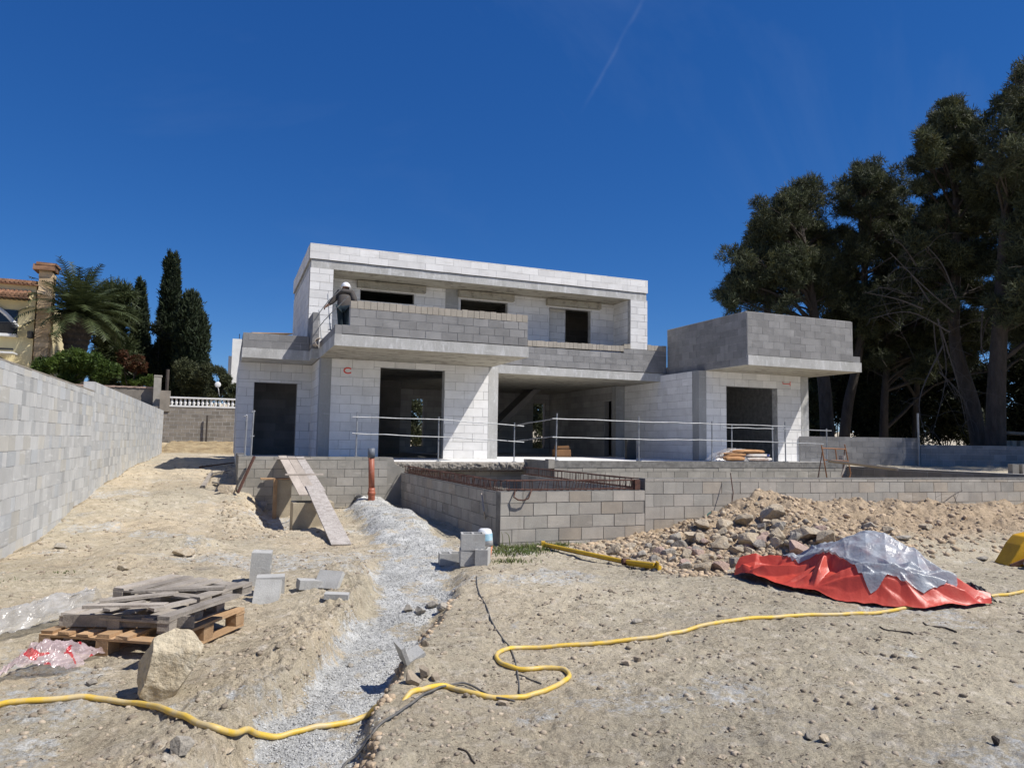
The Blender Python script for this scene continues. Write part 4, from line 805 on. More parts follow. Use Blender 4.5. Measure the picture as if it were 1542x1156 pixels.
W = V.copy(); W[:, 2] = np.maximum(W[:, 2], -.12); W = W*np.array([.115, .135, .115]); W = W@rotz(-YAW).T+hc
b = MB(); b.add([tuple(v) for v in W], [tuple(int(i) for i in f) for f in Fc]); hat = b.build('hard_hat', 'helmet', wk, smooth=True)
b = MB(); b.add([tuple(hc+(np.array([math.cos(t)*.135, math.sin(t)*(.16+.03*(math.sin(t) > 0)), -.012-.008*k])@rotz(-YAW).T)) for k in (0, 1) for t in np.linspace(0, 2*math.pi, 28, endpoint=False)],
      [tuple(range(28)), tuple(range(28, 56))[::-1]]+[(i, (i+1) % 28, 28+(i+1) % 28, 28+i) for i in range(28)]); b.build('hat_brim', 'helmet', hat)
b = MB(); q = hc+np.array([0, 0, -.055]); V2 = ICO[2][0]*np.array([.092, .10, .055])+q; b.add([tuple(v) for v in V2], [tuple(int(i) for i in f) for f in ICO[2][1]]); b.build('hair', 'hair', wk, smooth=True)
# face, on the side turned away from the camera
b = MB(); fc = wpnt(-.03, .18, 1.585)
for s in (-1, 1):
    e = fc+np.array([RT[0]*s*.032, RT[1]*s*.032, .02]); b.add([tuple(v*.012+e) for v in ICO[1][0]], [tuple(int(i) for i in f) for f in ICO[1][1]])
b.build('eyes', 'hair', wk)
b = MB(); b.tube([fc+np.array([0, 0, .02]), fc+np.array([FW[0]*.025, FW[1]*.025, -.02])], [.008, .014], 6); b.build('nose', 'skin', wk)
b = MB(); b.tube([fc+np.array([RT[0]*x, RT[1]*x, -.05]) for x in (-.025, 0, .025)], .006, 5); b.build('mouth', 'skin', wk)
# things by the worker
b = MB(); 
for i in range(3):
    p = at(474+i*2.2, 512, 'X', 2.40); b.box(2.34, 2.38, p[1]-.06, p[1]+.06, S1T+.01, 4.95, jit=.006)
tag(b.build('formwork_boards', 'wood_old'), 'weathered formwork boards standing upright beside the balcony guard rail', 'boards', kind='thing')
n_ = 22; b = MB(); A = at(458, 529, 'X', 2.24); B_ = at(482, 514, 'X', 2.24); vs = []
for i in range(n_):
    for k in range(7):
        t = i/(n_-1); s = k/6; p = A+(B_-A)*t; vs.append((p[0]-.02-.08*math.sin(s*3.1)+.03*math.sin(t*21+s*4), p[1], p[2]+.08-.20*s+.04*math.sin(t*13+s*3)))
b.add(vs, [(i*7+k, (i+1)*7+k, (i+1)*7+k+1, i*7+k+1) for i in range(n_-1) for k in range(6)]); o = b.build('canvas_sheet', 'wood_pale', smooth=True); tag(o, 'crumpled tan canvas hanging over the balcony edge below the guard rail', 'canvas')
sm = o.modifiers.new('s', 'SOLIDIFY'); sm.thickness = .02
# boards on the wing roof
b = MB(); b.beam(at(375, 502, 'Y', 21.45), at(437, 503.5, 'Y', 22.0)+np.array([0, 0, .01]), .3, .03, jit=.01); tag(b.build('roof_board', 'wood_new'), 'yellowish board lying across the top of the left wing parapet', 'board')
# ------------------------------------------------------------------ things on the terrace
bgs = [(1078, 1112, 0), (1115, 1158, 0), (1084, 1122, 1), (1112, 1157, 1), (1098, 1146, 2)]
def bag(x0, x1, y, z, matn, label, seed, h=.115):
    r = np.random.RandomState(seed); V, Fc = ICO[3]; W = np.sign(V)*np.abs(V)**.55; W[:, 2] *= 1-.12*np.abs(W[:, 0]); W *= np.array([(x1-x0)/2, .22, h/2]); W *= (1+.10*fbm(W[:, 0]*9+seed, W[:, 1]*9+W[:, 2]*20, 3))[:, None]
    W += np.array([(x0+x1)/2, y, z+h/2]); o = npmesh('cement_bag', W, Fc, matn, smooth=True, rnd=np.full(len(Fc), .5)); return tag(o, label, 'bag', 'bags of cement on the terrace edge')
bx = lambda px: at(px, 690, 'Y', 15.95)[0]
bag(bx(1082), bx(1118), 15.97, 1.165, 'bag_tan', 'tan paper cement bag, lower left of the pile by the guard rail', 1, .15)
bag(bx(1117), bx(1159), 15.97, 1.165, 'bag_white', 'pale printed cement bag, lower right of the pile', 2)
bag(bx(1085), bx(1122), 15.99, 1.29, 'bag_tan', 'tan cement bag in the middle layer of the pile on the left', 3)
bag(bx(1116), bx(1156), 15.98, 1.275, 'bag_white', 'pale cement bag with blue print in the middle layer', 4, .10)
o = bag(bx(1098), bx(1149), 16.0, 1.375, 'bag_tan', 'slumped tan cement bag lying on top of the pile', 5, .11)
lx = bx(1149); o = MB().obox((lx, 15.742, 1.33), (1, 0, 0), (0, 1, 0), (0, 0, 1), .045, .004, .032).build('print_patch', 'print_blue'); bp_ = bpy.data.objects['cement_bag.003']; o.parent = bp_; 
for k in range(3):
    o = MB().box(bx(1121), bx(1150), 15.741+.003*k, 15.744+.003*k, 1.195+.02*k, 1.200+.02*k).build('print_line', 'bag_tan'); o.parent = bpy.data.objects['cement_bag.001']
def crumple(name, pts_fn, nu, nv, matn, amp, fr, seed, thick=0):
    """sheet from a parametric surface with ridged creases"""
    U, Vv = np.meshgrid(np.linspace(0, 1, nu), np.linspace(0, 1, nv), indexing='ij'); P = pts_fn(U, Vv)
    a = np.abs(fbm(U*fr+seed, Vv*fr*.7+seed*2, 4))+.5*np.abs(fbm(U*fr*2.3+seed, Vv*fr*2, 3)); P[..., 2] += amp*a; P[..., 0] += amp*.5*fbm(U*fr+9, Vv*fr, 3)
    ix = np.arange(nu*nv).reshape(nu, nv); F = np.stack([ix[:-1, :-1], ix[1:, :-1], ix[1:, 1:], ix[:-1, 1:]], -1).reshape(-1, 4)
    o = npmesh(name, P.reshape(-1, 3), F, matn, smooth=True)
    if thick: m = o.modifiers.new('t', 'SOLIDIFY'); m.thickness = thick
    return o
def f_(U, V): x0, x1 = bx(1070), bx(1128); return np.stack([x0+(x1-x0)*U, 15.78+.42*V, 1.17+.36*np.sin(np.clip(U*1.5, 0, 1)*math.pi*.5)*ss(0, .25, V)*(1-.2*U)], -1)
tag(crumple('plastic_film', f_, 40, 26, 'sheet_clear', .05, 5, 4), 'clear plastic film half covering the pile of cement bags', 'plastic film')
c_ = at(828, 692, 'Y', 15.75); b = MB(); b.box(7.13, 7.29, 15.58, 15.78, .98, 1.2, jit=.004); tag(b.build('concrete_block', 'block_grey', bevel=.004), 'single pale block set on the terrace corner above the rebar cages', 'block')
# metal trestle
tr_ = thing('trestle', 'rusty orange folding trestle at the right end of the terrace', 'trestle', (14.3, 13.8, 0.1))
def tb(n, pts, r=.016, m='rust_orange'): b = MB(); b.tube(pts, r, 6); return b.build(n, m, tr_)
yt = 14.6; P_ = lambda x, y, Y=yt: at(x, y, 'Y', Y)
tb('leg', [P_(1237, 670), P_(1246, 724)]); tb('leg', [P_(1272, 669), P_(1281, 712), P_(1278, 724)])
tb('leg', [P_(1239, 676, 15.1), P_(1231, 724, 15.1)], .014, 'rust'); tb('leg', [P_(1272, 676, 15.1), P_(1268, 724, 15.1)], .014, 'rust'); tb('crossbar', [P_(1237, 674.5), P_(1273, 676)]); tb('crossbar', [P_(1258, 675), P_(1260, 692)]); tb('crossbar', [P_(1240, 692), P_(1277, 694)], .013)
b = MB(); a = P_(1246, 692, 14.75); c_ = P_(1276, 696, 14.75); b.beam(a, c_, .25, .03); b.build('shelf_board', 'wood_old', tr_)
b = MB(); p = P_(1268, 692, 14.75); b.tube([p, p+np.array([0, 0, .12])], [.07, .09], 10); b.build('mortar_tub', 'wood_cement', tr_)
tb('strap', [P_(1274, 697), P_(1270, 708), P_(1267, 716)], .02, 'wood_pale')
b = MB(); a = AD(1296, 699, 18.3); 
for k in range(3): q = a+np.array([.12*k, .1*k, -.03*k]); b.beam(q+np.array([-.6, .5, .1]), q+np.array([.7, -.5, -.08]), .16, .025)
tag(b.build('planks', 'wood_pale'), 'pale planks lying behind the trestle on top of the ramp wall', 'planks', kind='thing')
# clutter inside the living room
b = MB(); b.box(11.0, 11.55, 23.3, 23.7, 1.075, 1.35, jit=.01); b.box(11.05, 11.5, 23.35, 23.65, 1.352, 1.48, jit=.02); o = b.build('cardboard_box', 'bag_tan'); tag(o, 'stack of orange-brown cartons on the living room floor in shadow', 'carton', kind='thing')
q = at(944, 672, 'Y', 20.6); b = MB(); b.box(q[0], q[0]+.35, 20.6, 20.72, 1.075, 1.72, jit=.01); tag(b.build('dark_board', 'iron'), 'black rectangular board leaning on the white side wall by a rail post', 'board')
# ------------------------------------------------------------------ drain pipe
pp = thing('drain_pipe', 'upright orange drain pipe with a grey collar in front of the terrace wall', 'pipe', (3.12, 16.45, 0))
b = MB(); b.tube([(3.13, 16.45, -.1), (3.12, 16.45, .42), (3.12, 16.45, .50)], .078, 20); b.build('socket', 'pvc_orange', pp, smooth=True)
b = MB(); b.tube([(3.12, 16.45, .34), (3.12, 16.45, .36), (3.12, 16.45, .40), (3.12, 16.45, .42)], [.078, .09, .09, .078], 20); b.build('ring', 'pvc_orange', pp, smooth=True)
b = MB(); b.tube([(3.12, 16.45, .45), (3.09, 16.45, 1.22)], .068, 20); b.build('pipe', 'pvc_orange', pp, smooth=True)
b = MB(); b.tube([(3.092, 16.45, 1.18), (3.087, 16.45, 1.40)], .079, 20); b.build('collar', 'pvc_grey', pp, smooth=True)
b = MB(); b.tube([(2.98, 17.3, .17), (2.93, 16.75, .17)], .12, 18); o = b.build('pipe_end', 'black_rubber', smooth=False); tag(o, 'black pipe mouth in the terrace wall next to the orange pipe', 'pipe')
b = MB(); V, Fc = rock(2, 77, 6, .6, .9, .1); b.add([tuple(v*np.array([.10, .07, .12])+np.array([3.0, 16.72, .17])) for v in V], [tuple(int(i) for i in f) for f in Fc]); tag(b.build('cement_lump', 'floor_pale', smooth=True), 'white cement lump plugging the black pipe mouth', 'lump')
# ------------------------------------------------------------------ plank ramp and chamber
rp = thing('plank_ramp', 'board walkway sloping from the ground up to the terrace', 'ramp', (1.6, 14, 0))
top = np.array([1.40, 17.25, 1.12]); foot = hit(513, 822); foot = np.array([foot[0], foot[1], foot[2]+.02]); dr = foot-top
sdv = np.cross(dr/np.linalg.norm(dr), [0, 0, 1]); sdv /= np.linalg.norm(sdv)
def rpt(t, s, dz=0): return top+dr*t+sdv*s+np.array([0, 0, dz])
for k, s in enumerate((.19, 0, -.185)):
    b = MB(); b.beam(rpt(-.01+.01*k, s, .05+.003*k), rpt(.56-.02*k, s*.9, .055+.003*k), .175, .028, jit=.004); o = b.build('plank', 'wood_cement' if k == 2 else 'wood_pale', rp)
b = MB(); b.beam(rpt(.47, -.075, .085), rpt(1.0, -.01, .0), .30, .03, jit=.004); o = b.build('plank', 'wood_cement', rp); o['label'] = 'lowest plank, crusted with dried cement'
for t in (.055, .31): b = MB(); b.beam(rpt(t, .34, .085), rpt(t, -.42, .085), .05, .025, jit=.004); b.build('cleat', 'wood_pale', rp)
chb = thing('inspection_chamber', 'square tan concrete chamber under the plank walkway', 'chamber', (1.55, 14.0, 0))
b = MB(); cz0, cz1 = -.45, .42
for x0, x1, y0, y1 in ((1.18, 1.92, 13.7, 13.77), (1.18, 1.25, 13.77, 14.3), (1.85, 1.92, 13.77, 14.3), (1.25, 1.85, 14.23, 14.3)): b.box(x0, x1, y0, y1, cz0, cz1, jit=.004)
b.build('walls', 'tan_concrete', chb)
fw = thing('scaffold_table', 'low board-and-panel trestle in shade beside the walkway', 'trestle', (1.2, 16.3, 0))
b = MB(); b.box(.72, 1.35, 16.3, 16.6, .70, .73, jit=.004); b.build('top_board', 'wood_new', fw)
b = MB(); b.box(1.03, 1.36, 16.32, 16.36, -.15, .69, jit=.004); b.build('panel', 'tan_concrete', fw); b = MB(); b.box(.98, 1.06, 16.25, 16.31, -.15, .72, jit=.003); b.build('leg', 'wood_new', fw)
b = MB(); b.beam(at(383, 687, 'Y', 17.05), at(358, 742, 'Y', 16.7), .05, .04); tag(b.build('bar', 'rust'), 'thin bar leaning against the left end of the terrace wall', 'bar')
# ------------------------------------------------------------------ hollow blocks in the foreground
def hblock(p, ang, label, tilt=(0, 0), L_=.4, W_=.2, H_=.2, orient='flat', name='concrete_block', group='loose hollow concrete blocks', mt='block_pale', hollow=True):
    b = MB(); t = .028; x, y, z = L_/2, W_/2, H_/2
    if hollow:
        b.box(-x, x, -y, -y+t, -z, z); b.box(-x, x, y-t, y, -z, z)
        for xx in (-x, -t/2, x-t): b.box(xx, xx+t, -y+t, y-t, -z, z)
        b.box(-x+t, x-t, -y+t, y-t, -z, -z+.02)
    else: b.box(-x, x, -y, y, -z, z)
    o = b.build(name, mt); 
    o.rotation_euler = (tilt[0], tilt[1], ang); o.location = tuple(float(v) for v in p); return tag(o, label, 'block', group)
def gpt(px, py, dz=0): p = hit(px, py); return np.array([p[0], p[1], p[2]+dz])
cam_ang = -YAW
hblock(gpt(392, 878, .165), cam_ang+.25, 'grey hollow block standing on end, cavities showing at its top', (0, math.pi/2+.05), L_=.35, W_=.24)
hblock(gpt(407, 893, .09), cam_ang+.3, 'squat grey block between the standing block and the dusty face-up one', (0, 0), L_=.27, H_=.17, hollow=False)
hblock(gpt(402, 903, .06), cam_ang+.1, 'grey block nearest the pallets, its dusty face tilted up', (1.05, 0), L_=.24, W_=.26, H_=.07, hollow=False, mt='block_pale')
hblock(gpt(465, 885, .04), cam_ang+.5, 'small dark broken block lying beside the pale slab', (0, .1), L_=.22, W_=.16, H_=.09, hollow=False)
hblock(gpt(495, 884, .07), cam_ang-.3, 'pale slab of block tilted up towards the camera', (.9, 0), L_=.27, W_=.2, H_=.05, hollow=False)
hblock(gpt(507, 900, .02), cam_ang+.1, 'thin flat shard of grey block half sunk in gravel', (.05, .05), L_=.22, W_=.1, H_=.05, hollow=False)
hblock(gpt(678, 849, .075), cam_ang+.2, 'low grey block lying alone left of the bucket stack', L_=.3, W_=.2, H_=.15)
hblock(gpt(707, 850, .10), cam_ang+.15, 'grey block at the bottom left of the bucket stack', L_=.25, W_=.24)
hblock(gpt(727, 849, .10), cam_ang-.1, 'grey block at the bottom right of the bucket stack', L_=.16, W_=.3)
hblock(gpt(711, 850, .30), cam_ang+.12, 'grey block on top of the stack beside the bucket', L_=.30, W_=.24)
lb = gpt(612, 1004, .0); ang = cam_ang
b = MB(); b.obox((0, 0, .0), (1, 0, 0), (0, 1, 0), (0, 0, 1), .013, .065, .078); b.obox((.074, 0, -.065), (1, 0, 0), (0, 1, 0), (0, 0, 1), .06, .06, .013); o = b.build('concrete_block', 'block_pale'); o.rotation_euler = (.25, -.45, ang+.5); o.location = (lb[0]-.02, lb[1]+.05, lb[2]+.08); tag(o, 'L-shaped broken block piece at the edge of the gravel trench', 'block', 'loose hollow concrete blocks')
# bucket on the stack and the bar behind it
bk = gpt(733, 832); bd = float(RC[2]@(bk-CAM)); bp = AD(731, 816, 9.6)
bu = thing('bucket', 'upturned white and blue bucket perched on the grey block stack', 'bucket', bp)
b = MB(); b.tube([bp+np.array([0, 0, -.04]), bp+np.array([-.01, 0, .10]), bp+np.array([-.012, 0, .165]), bp+np.array([-.012, 0, .18])], [.105, .10, .085, .06], 20); b.build('shell', 'bucket_white', bu, smooth=True)
b = MB(); b.tube([bp+np.array([-.008, -.002, .03]), bp+np.array([-.011, -.002, .12])], [.1035, .101], 20, cap=False); b.build('label_band', 'bucket_blue', bu, smooth=True)
b = MB(); q = bp+np.array([.02, 0, -.14]); b.tube([q+np.array([0, 0, -.10]), q+np.array([0, 0, .09])], [.055, .08], 14); tag(b.build('clay_pot', 'terracotta', smooth=True), 'orange clay-coloured pot under the white bucket', 'pot')
b = MB(); b.tube([at(725, 743, 'X', 3.93), at(729, 770, 'X', 3.88), hit(736, 806)], .013, 6); tag(b.build('broom_handle', 'wood_pale'), 'thin pale stick leaning on the pool side wall behind the bucket', 'stick')
# ------------------------------------------------------------------ pallets
def pallet(name, label, C_, ang, z, m, L_=1.2, W_=.8, n=7, seed=1, tilt=0, group='wooden pallets in the left foreground', skip=()):
    r = random.Random(seed); root = thing(name, label, 'pallet', (0, 0, 0), group); ORG[root.name] = np.zeros(3)
    def bx_(nm, x0, x1, y0, y1, z0, z1):
        b = MB(); b.box(x0, x1, y0, y1, z0, z1, jit=.004); b.build(nm, m, root)
    for j, y in enumerate((0, W_/2-.05, W_-.1)):
        bx_('bottom_board', 0, L_, y, y+.1, 0, .02)
        for x in (0, L_/2-.06, L_-.12): bx_('block', x, x+.12, y+.003, y+.097, .021, .099)
    for x in (0, L_/2-.06, L_-.12): bx_('stringer', x, x+.12, 0, W_, .10, .12)
    for i in range(n):
        if i in skip: continue
        y = i*(W_-.1)/(n-1); bx_('deck_board', r.uniform(-.01, .01), L_+r.uniform(-.01, .01), y, y+.095, .121, .142)
    root.location = (C_[0], C_[1], z); root.rotation_euler = (tilt, 0, ang); return root
C0 = hit(250, 998); Lf_ = hit(74, 985); rd = np.array([.53, .848]); ang_p = math.atan2(rd[1], rd[0]); ld = np.array([-rd[1], rd[0]]); Wp = 1.02; print('pallet', C0, Wp)
pallet('wooden_pallet', 'new-looking orange-brown pallet at the bottom of the stack', (C0[0], C0[1]), ang_p, C0[2]+.015, 'wood_new', L_=.98, W_=max(Wp, .8), n=7, skip=(1,), seed=3)
q = C0[:2]+rd*.16+ld*.10; zb = C0[2]+.16
o = pallet('wooden_pallet', 'weathered grey pallet lying on the orange-brown one', (q[0], q[1]), ang_p+.04, zb-.012, 'wood_old', L_=.74, W_=max(Wp, .8)*.86, n=7, seed=5, skip=(2, 4)); o.scale = (1, 1, .72)
q = C0[:2]+rd*.42+ld*.04
o = pallet('wooden_pallet', 'broken grey pallet topmost on the stack with splayed boards', (q[0], q[1]), ang_p-.10, zb+.105, 'wood_old', L_=.62, W_=max(Wp, .8)*.8, n=6, seed=8, skip=(1,), tilt=.02); o.scale = (1, 1, .62)
for i, (a_, c_, w_, h_, lab) in enumerate([((246, 930), (352, 896), .09, .025, 'grey plank sticking out of the pallet stack towards the blocks'), ((96, 934), (292, 936), .02, .085, 'thick grey beam set on edge along the front of the pallet stack')]):
    pa = at(*a_, 'Z', zb+(.20 if i == 0 else .05)); pb = at(*c_, 'Z', zb+(.17 if i == 0 else .05)); b = MB(); b.beam(pa, pb, w_, h_, jit=.004); tag(b.build('plank', 'wood_old'), lab, 'plank')
for a_, c_, dz_, lab in (((150, 905), (262, 893), .19, 'thin grey loose board across the top of the pallets, nearest the wall'), ((128, 912), (250, 910), .17, 'grey loose board lying slantwise over the pallets'), ((200, 890), (338, 884), .20, 'farthest loose grey board on top of the pallets'), ((160, 918), (215, 905), .16, 'short broken board on the left half of the pallets'), ((228, 917), (292, 903), .17, 'short splintered board on the right half of the pallets')):
    pa = at(*a_, 'Z', zb+dz_); pb = at(*c_, 'Z', zb+dz_+.01); b = MB(); b.beam(pa, pb, .085, .018, jit=.004); tag(b.build('plank', 'wood_old'), lab, 'plank')
# scraps along the left side of the house
for i, (x0, y0, x1, y1, m_, lab) in enumerate([(300, 705, 352, 700, 'rust', 'rusty bar lying beside the left end of the house'), (312, 716, 345, 712, 'wood_old', 'grey board scrap left of the terrace corner'), (306, 735, 318, 716, 'wood_old', 'short board scrap pointing at the terrace corner'), (322, 728, 344, 735, 'rock_grey', 'grey rag-like scrap below the terrace corner')]):
    A = hit(x0, y0); B_ = hit(x1, y1); b = MB(); b.beam(A+np.array([0, 0, .04]), B_+np.array([0, 0, .07]), .09 if i else .03, .03, jit=.012); tag(b.build('scrap', m_), lab, 'scrap')
# ------------------------------------------------------------------ boulder and plastic
bo = hit(246, 1050); V, Fc = rock(4, 41, 16, .52, .86, .08); V = V*np.array([.21, .19, .245]); 
sel = V[:, 2]; V[:, 0] = V[:, 0]*(1.12-.9*V[:, 2]/.6*.5)+.13*(V[:, 2]+.05); V[:, 1] *= (1.1-.5*V[:, 2]); V = V@rotz(-YAW-.2).T
bo_dist = float(RC[2]@(bo-CAM)); V[:, 2] += 0
me = bpy.data.meshes.new('boulder'); me.from_pydata([tuple(v) for v in V], [], [tuple(int(i) for i in f) for f in Fc]); me.materials.append(MATS['boulder'])
bo_o = bpy.data.objects.new('boulder', me); col.objects.link(bo_o); bo_o.location = (bo[0], bo[1]+.05, bo[2]+.165); tag(bo_o, 'big pale yellow boulder standing in front of the pallets', 'boulder')
def f_(U, V):
    P = np.zeros(U.shape+(3,)); x = -25+165*U; 
    a = hit(-5, 978); c_ = hit(138, 930)
    for k in range(2): P[..., k] = a[k]+(c_[k]-a[k])*U*1.05+(V-.5)*(.55*FW[k]+(-.1)*RT[k])*(1.15-.75*U)-.25*(1-U)*RT[k]
    g_ = hbase(P[..., 0], P[..., 1]); P[..., 2] = g_+.03+.06*U+.19*np.sin(np.clip(V, 0, 1)*math.pi)*(1-U*.3); return P
tag(crumple('plastic_sheet', f_, 90, 60, 'sheet_clear', .06, 4, 3), 'clear plastic sheet draped from the pallet stack down to the left edge', 'plastic sheet')
def f_(U, V):
    P = np.zeros(U.shape+(3,)); a = hit(-8, 1030); c_ = hit(108, 1012)
    wob = 1+.12*np.sin(V*9)
    for k in range(2): P[..., k] = a[k]+(c_[k]-a[k])*U*wob+(V-.1)*.42*FW[k]
    P[..., 2] = hbase(P[..., 0], P[..., 1])+.02+.17*np.sin(U*math.pi*.93+.2)*np.sin(np.clip(V*.9+.12, 0, 1)*math.pi); return P
bagp = crumple('plastic_bag', f_, 90, 60, 'sheet_print', .05, 5, 8); tag(bagp, 'crumpled clear plastic bag with red print in the left foreground', 'plastic bag'); ORG[bagp.name] = np.zeros(3)
# ------------------------------------------------------------------ hose and cables
def smooth_path(P, n=12):
    P = [np.array(p, float) for p in P]; out = []
    for i in range(len(P)-1):
        p0 = P[max(i-1, 0)]; p1 = P[i]; p2 = P[i+1]; p3 = P[min(i+2, len(P)-1)]
        for t in np.linspace(0, 1, n, endpoint=False): out.append(.5*((2*p1)+(-p0+p2)*t+(2*p0-5*p1+4*p2-p3)*t*t+(-p0+3*p1-3*p2+p3)*t**3))
    out.append(P[-1]); return out
def ground_line(name, label, cat, px, r, matn, dip=(), n=14, lift=0):
    P = [hit(x, y)[:2] for x, y in px]; S = smooth_path([np.array([p[0], p[1], i]) for i, p in enumerate(P)], n); out = []
    for _ in range(8): S = [S[0]]+[np.array([*((S[i-1]+2*S[i]+S[i+1])/4)[:2], S[i][2]]) for i in range(1, len(S)-1)]+[S[-1]]
    for s in S:
        xx = s[0]+np.array([-r, 0, r, 0, 0]); yy = s[1]+np.array([0, 0, 0, -r, r]); z = float(np.max(hbase(xx, yy)+hfine(xx, yy, trench(xx, yy))))+r*.75+lift
        for (i0, i1, d_) in dip:
            if i0 < s[2] < i1: z -= d_*math.sin((s[2]-i0)/(i1-i0)*math.pi)
        out.append(np.array([s[0], s[1], z]))
    for _ in range(7):
        zz = [p[2] for p in out]
        for i in range(1, len(out)-1): out[i][2] = (zz[i-1]+2*zz[i]+zz[i+1])/4
    b = MB(); b.tube(out, r, 12); o = b.build(name, matn, smooth=True); return tag(o, label, cat)
hose = [(-60, 1072), (0, 1065), (70, 1057), (140, 1055), (210, 1062), (270, 1083), (330, 1105), (380, 1112), (440, 1105), (500, 1094), (556, 1081), (582, 1066), (612, 1050), (640, 1040), (672, 1036), (710, 1046), (760, 1054), (800, 1048), (838, 1036), (857, 1022), (850, 1010), (820, 1008), (790, 1011), (762, 1004), (747, 992), (758, 981), (790, 977), (860, 973), (930, 967), (1000, 958), (1060, 944), (1120, 934), (1200, 930), (1280, 926), (1345, 921), (1385, 914), (1440, 905), (1500, 898), (1545, 892), (1600, 884)]
ground_line('hose', 'yellow water hose snaking across the whole foreground, buried briefly at the trench edge', 'hose', hose, .0165, 'hose_yellow', dip=((10.2, 12.1, .085),))
ground_line('cable', 'thin dark cable running from the gravel to the loop of the yellow hose', 'cable', [(718, 868), (719, 885), (728, 905), (740, 935), (757, 962), (770, 980), (777, 1000), (780, 1020), (783, 1046)], .006, 'dust_cable')
ground_line('cable', 'dark cable crossing over the yellow hose and leaving at the bottom edge', 'cable', [(500, 1200), (522, 1150), (560, 1112), (610, 1068), (655, 1042), (690, 1032), (715, 1038), (740, 1052), (775, 1060)], .007, 'dust_cable', lift=.012)
ground_line('twine', 'short dark cord lying inside the hose loop', 'cord', [(775, 1016), (795, 1022), (815, 1030)], .004, 'dust_cable')
# ------------------------------------------------------------------ yellow prop
pr_ = thing('steel_prop', 'yellow steel shoring prop lying along the foot of the stone heap', 'prop', (4.9, 8.9, 0))
A = hit(818, 826)+np.array([0, 0, .07]); B_ = hit(940, 852)+np.array([0, 0, .06]); C_ = hit(986, 858)+np.array([0, 0, .06])
b = MB(); b.tube([A, B_], .028, 10); b.build('outer_tube', 'prop_yellow', pr_, smooth=False); b = MB(); off = np.array([.03, -.07, -.02]); b.tube([A+off*1.2, B_+off], .02, 8); b.build('inner_tube', 'rust', pr_)
b = MB(); b.tube([B_, C_], .03, 10); b.tube([B_+off, C_+off], .028, 10); b.build('outer_tube', 'prop_yellow', pr_)
b = MB(); b.obox(C_+off/2, (RT[0], RT[1], 0), (FW[0], FW[1], 0), (0, 0, 1), .008, .07, .055); b.build('end_plate', 'prop_yellow', pr_); b = MB(); b.obox(A, (RT[0], RT[1], 0), (FW[0], FW[1], 0), (0, 0, 1), .03, .06, .04); b.build('end_plate', 'prop_yellow', pr_)
b = MB(); b.tube([B_+np.array([-.04, -.02, 0]), B_+np.array([.04, -.03, 0])], .045, 10); b.build('collar_nut', 'rust', pr_)
V = ICO[1][0]
b = MB()
for s in (0, 1):
    q = C_+off*s+np.array([RT[0], RT[1], 0])*.0; d_ = np.array([RT[0]*.35-FW[0]*.9, RT[1]*.35-FW[1]*.9, 0]); b.tube([q, q+d_*.012], .0001, 3) if False else None
# ------------------------------------------------------------------ rocks
RK = [(1118, 790, 34, 26, 'rock', 'large angular tan rock high on the heap'), (1165, 783, 46, 34, 'rock', 'largest grey-green rock on the upper part of the heap'), (1090, 797, 28, 24, 'rock', 'tan rock below the green strip'), (1060, 797, 32, 16, 'rock', 'long yellowish rock at the upper left of the heap'),
      (1148, 799, 14, 14, 'rock_grey', 'small round grey rock between the two biggest ones'), (1170, 812, 26, 26, 'rock', 'pale cracked rock above the pink one'), (1198, 835, 36, 26, 'rock_pink', 'pink rock touching the left end of the red tarp'), (1215, 812, 44, 26, 'rock', 'dark-sided rock behind the clear plastic heap'), (1245, 818, 46, 30, 'rock', 'broad tan rock just behind the clear plastic heap'),
      (1130, 820, 40, 26, 'rock', 'rough clod-like rock in the middle of the heap'), (1085, 825, 34, 24, 'rock', 'brown rock at mid height on the left slope'), (1045, 815, 34, 22, 'rock', 'rough tan rock at the left shoulder of the heap'), (1020, 826, 26, 18, 'rock_grey', 'grey rock on the low left end of the heap'), (1014, 846, 18, 14, 'rock_grey', 'small square pale grey rock near the end of the prop'),
      (1034, 855, 26, 14, 'rock_grey', 'flat grey rock at the foot of the heap'), (1060, 860, 30, 20, 'rock', 'dark brown rock at the foot of the heap'), (1085, 858, 30, 24, 'rock_pink', 'pinkish rock beside the left tip of the tarp'), (1106, 852, 28, 22, 'rock_grey', 'grey flat-topped rock touching the left tip of the tarp'), (1070, 843, 22, 16, 'rock', 'tan rock above the dark brown one'), (1110, 836, 24, 18, 'rock', 'pale tan rock above the tarp tip'),
      (1002, 836, 14, 10, 'rock', 'small white rock near the wall corner'), (985, 830, 16, 12, 'rock', 'small pale rock beside the front wall'), (925, 832, 26, 18, 'rock', 'round brown rock behind the yellow prop'), (950, 826, 18, 13, 'rock', 'small tan rock against the front wall'), (905, 826, 16, 10, 'rock', 'cream rock above the yellow prop'), (965, 838, 16, 12, 'rock_grey', 'small grey rock near the middle of the prop'), (895, 835, 14, 8, 'rock', 'flat cream rock touching the prop'), (812, 828, 12, 12, 'rock', 'white stone in the weeds by the prop'),
      (1310, 795, 26, 14, 'rock_grey', 'slate-like rock on the slope above the plastic heap'), (1335, 800, 22, 10, 'rock', 'slanting flat rock right of the slate-like one'), (1360, 812, 24, 10, 'rock_grey', 'dark flat rock low on the right slope'), (1395, 795, 20, 10, 'rock', 'tan rock by the dry twigs'), (1290, 830, 22, 12, 'rock', 'rock half hidden at the top of the plastic heap'), (1480, 842, 20, 9, 'rock_grey', 'lone grey rock at the mound foot near the yellow bucket'), (1430, 872, 16, 8, 'rock', 'lone tan rock right of the plastic heap')]
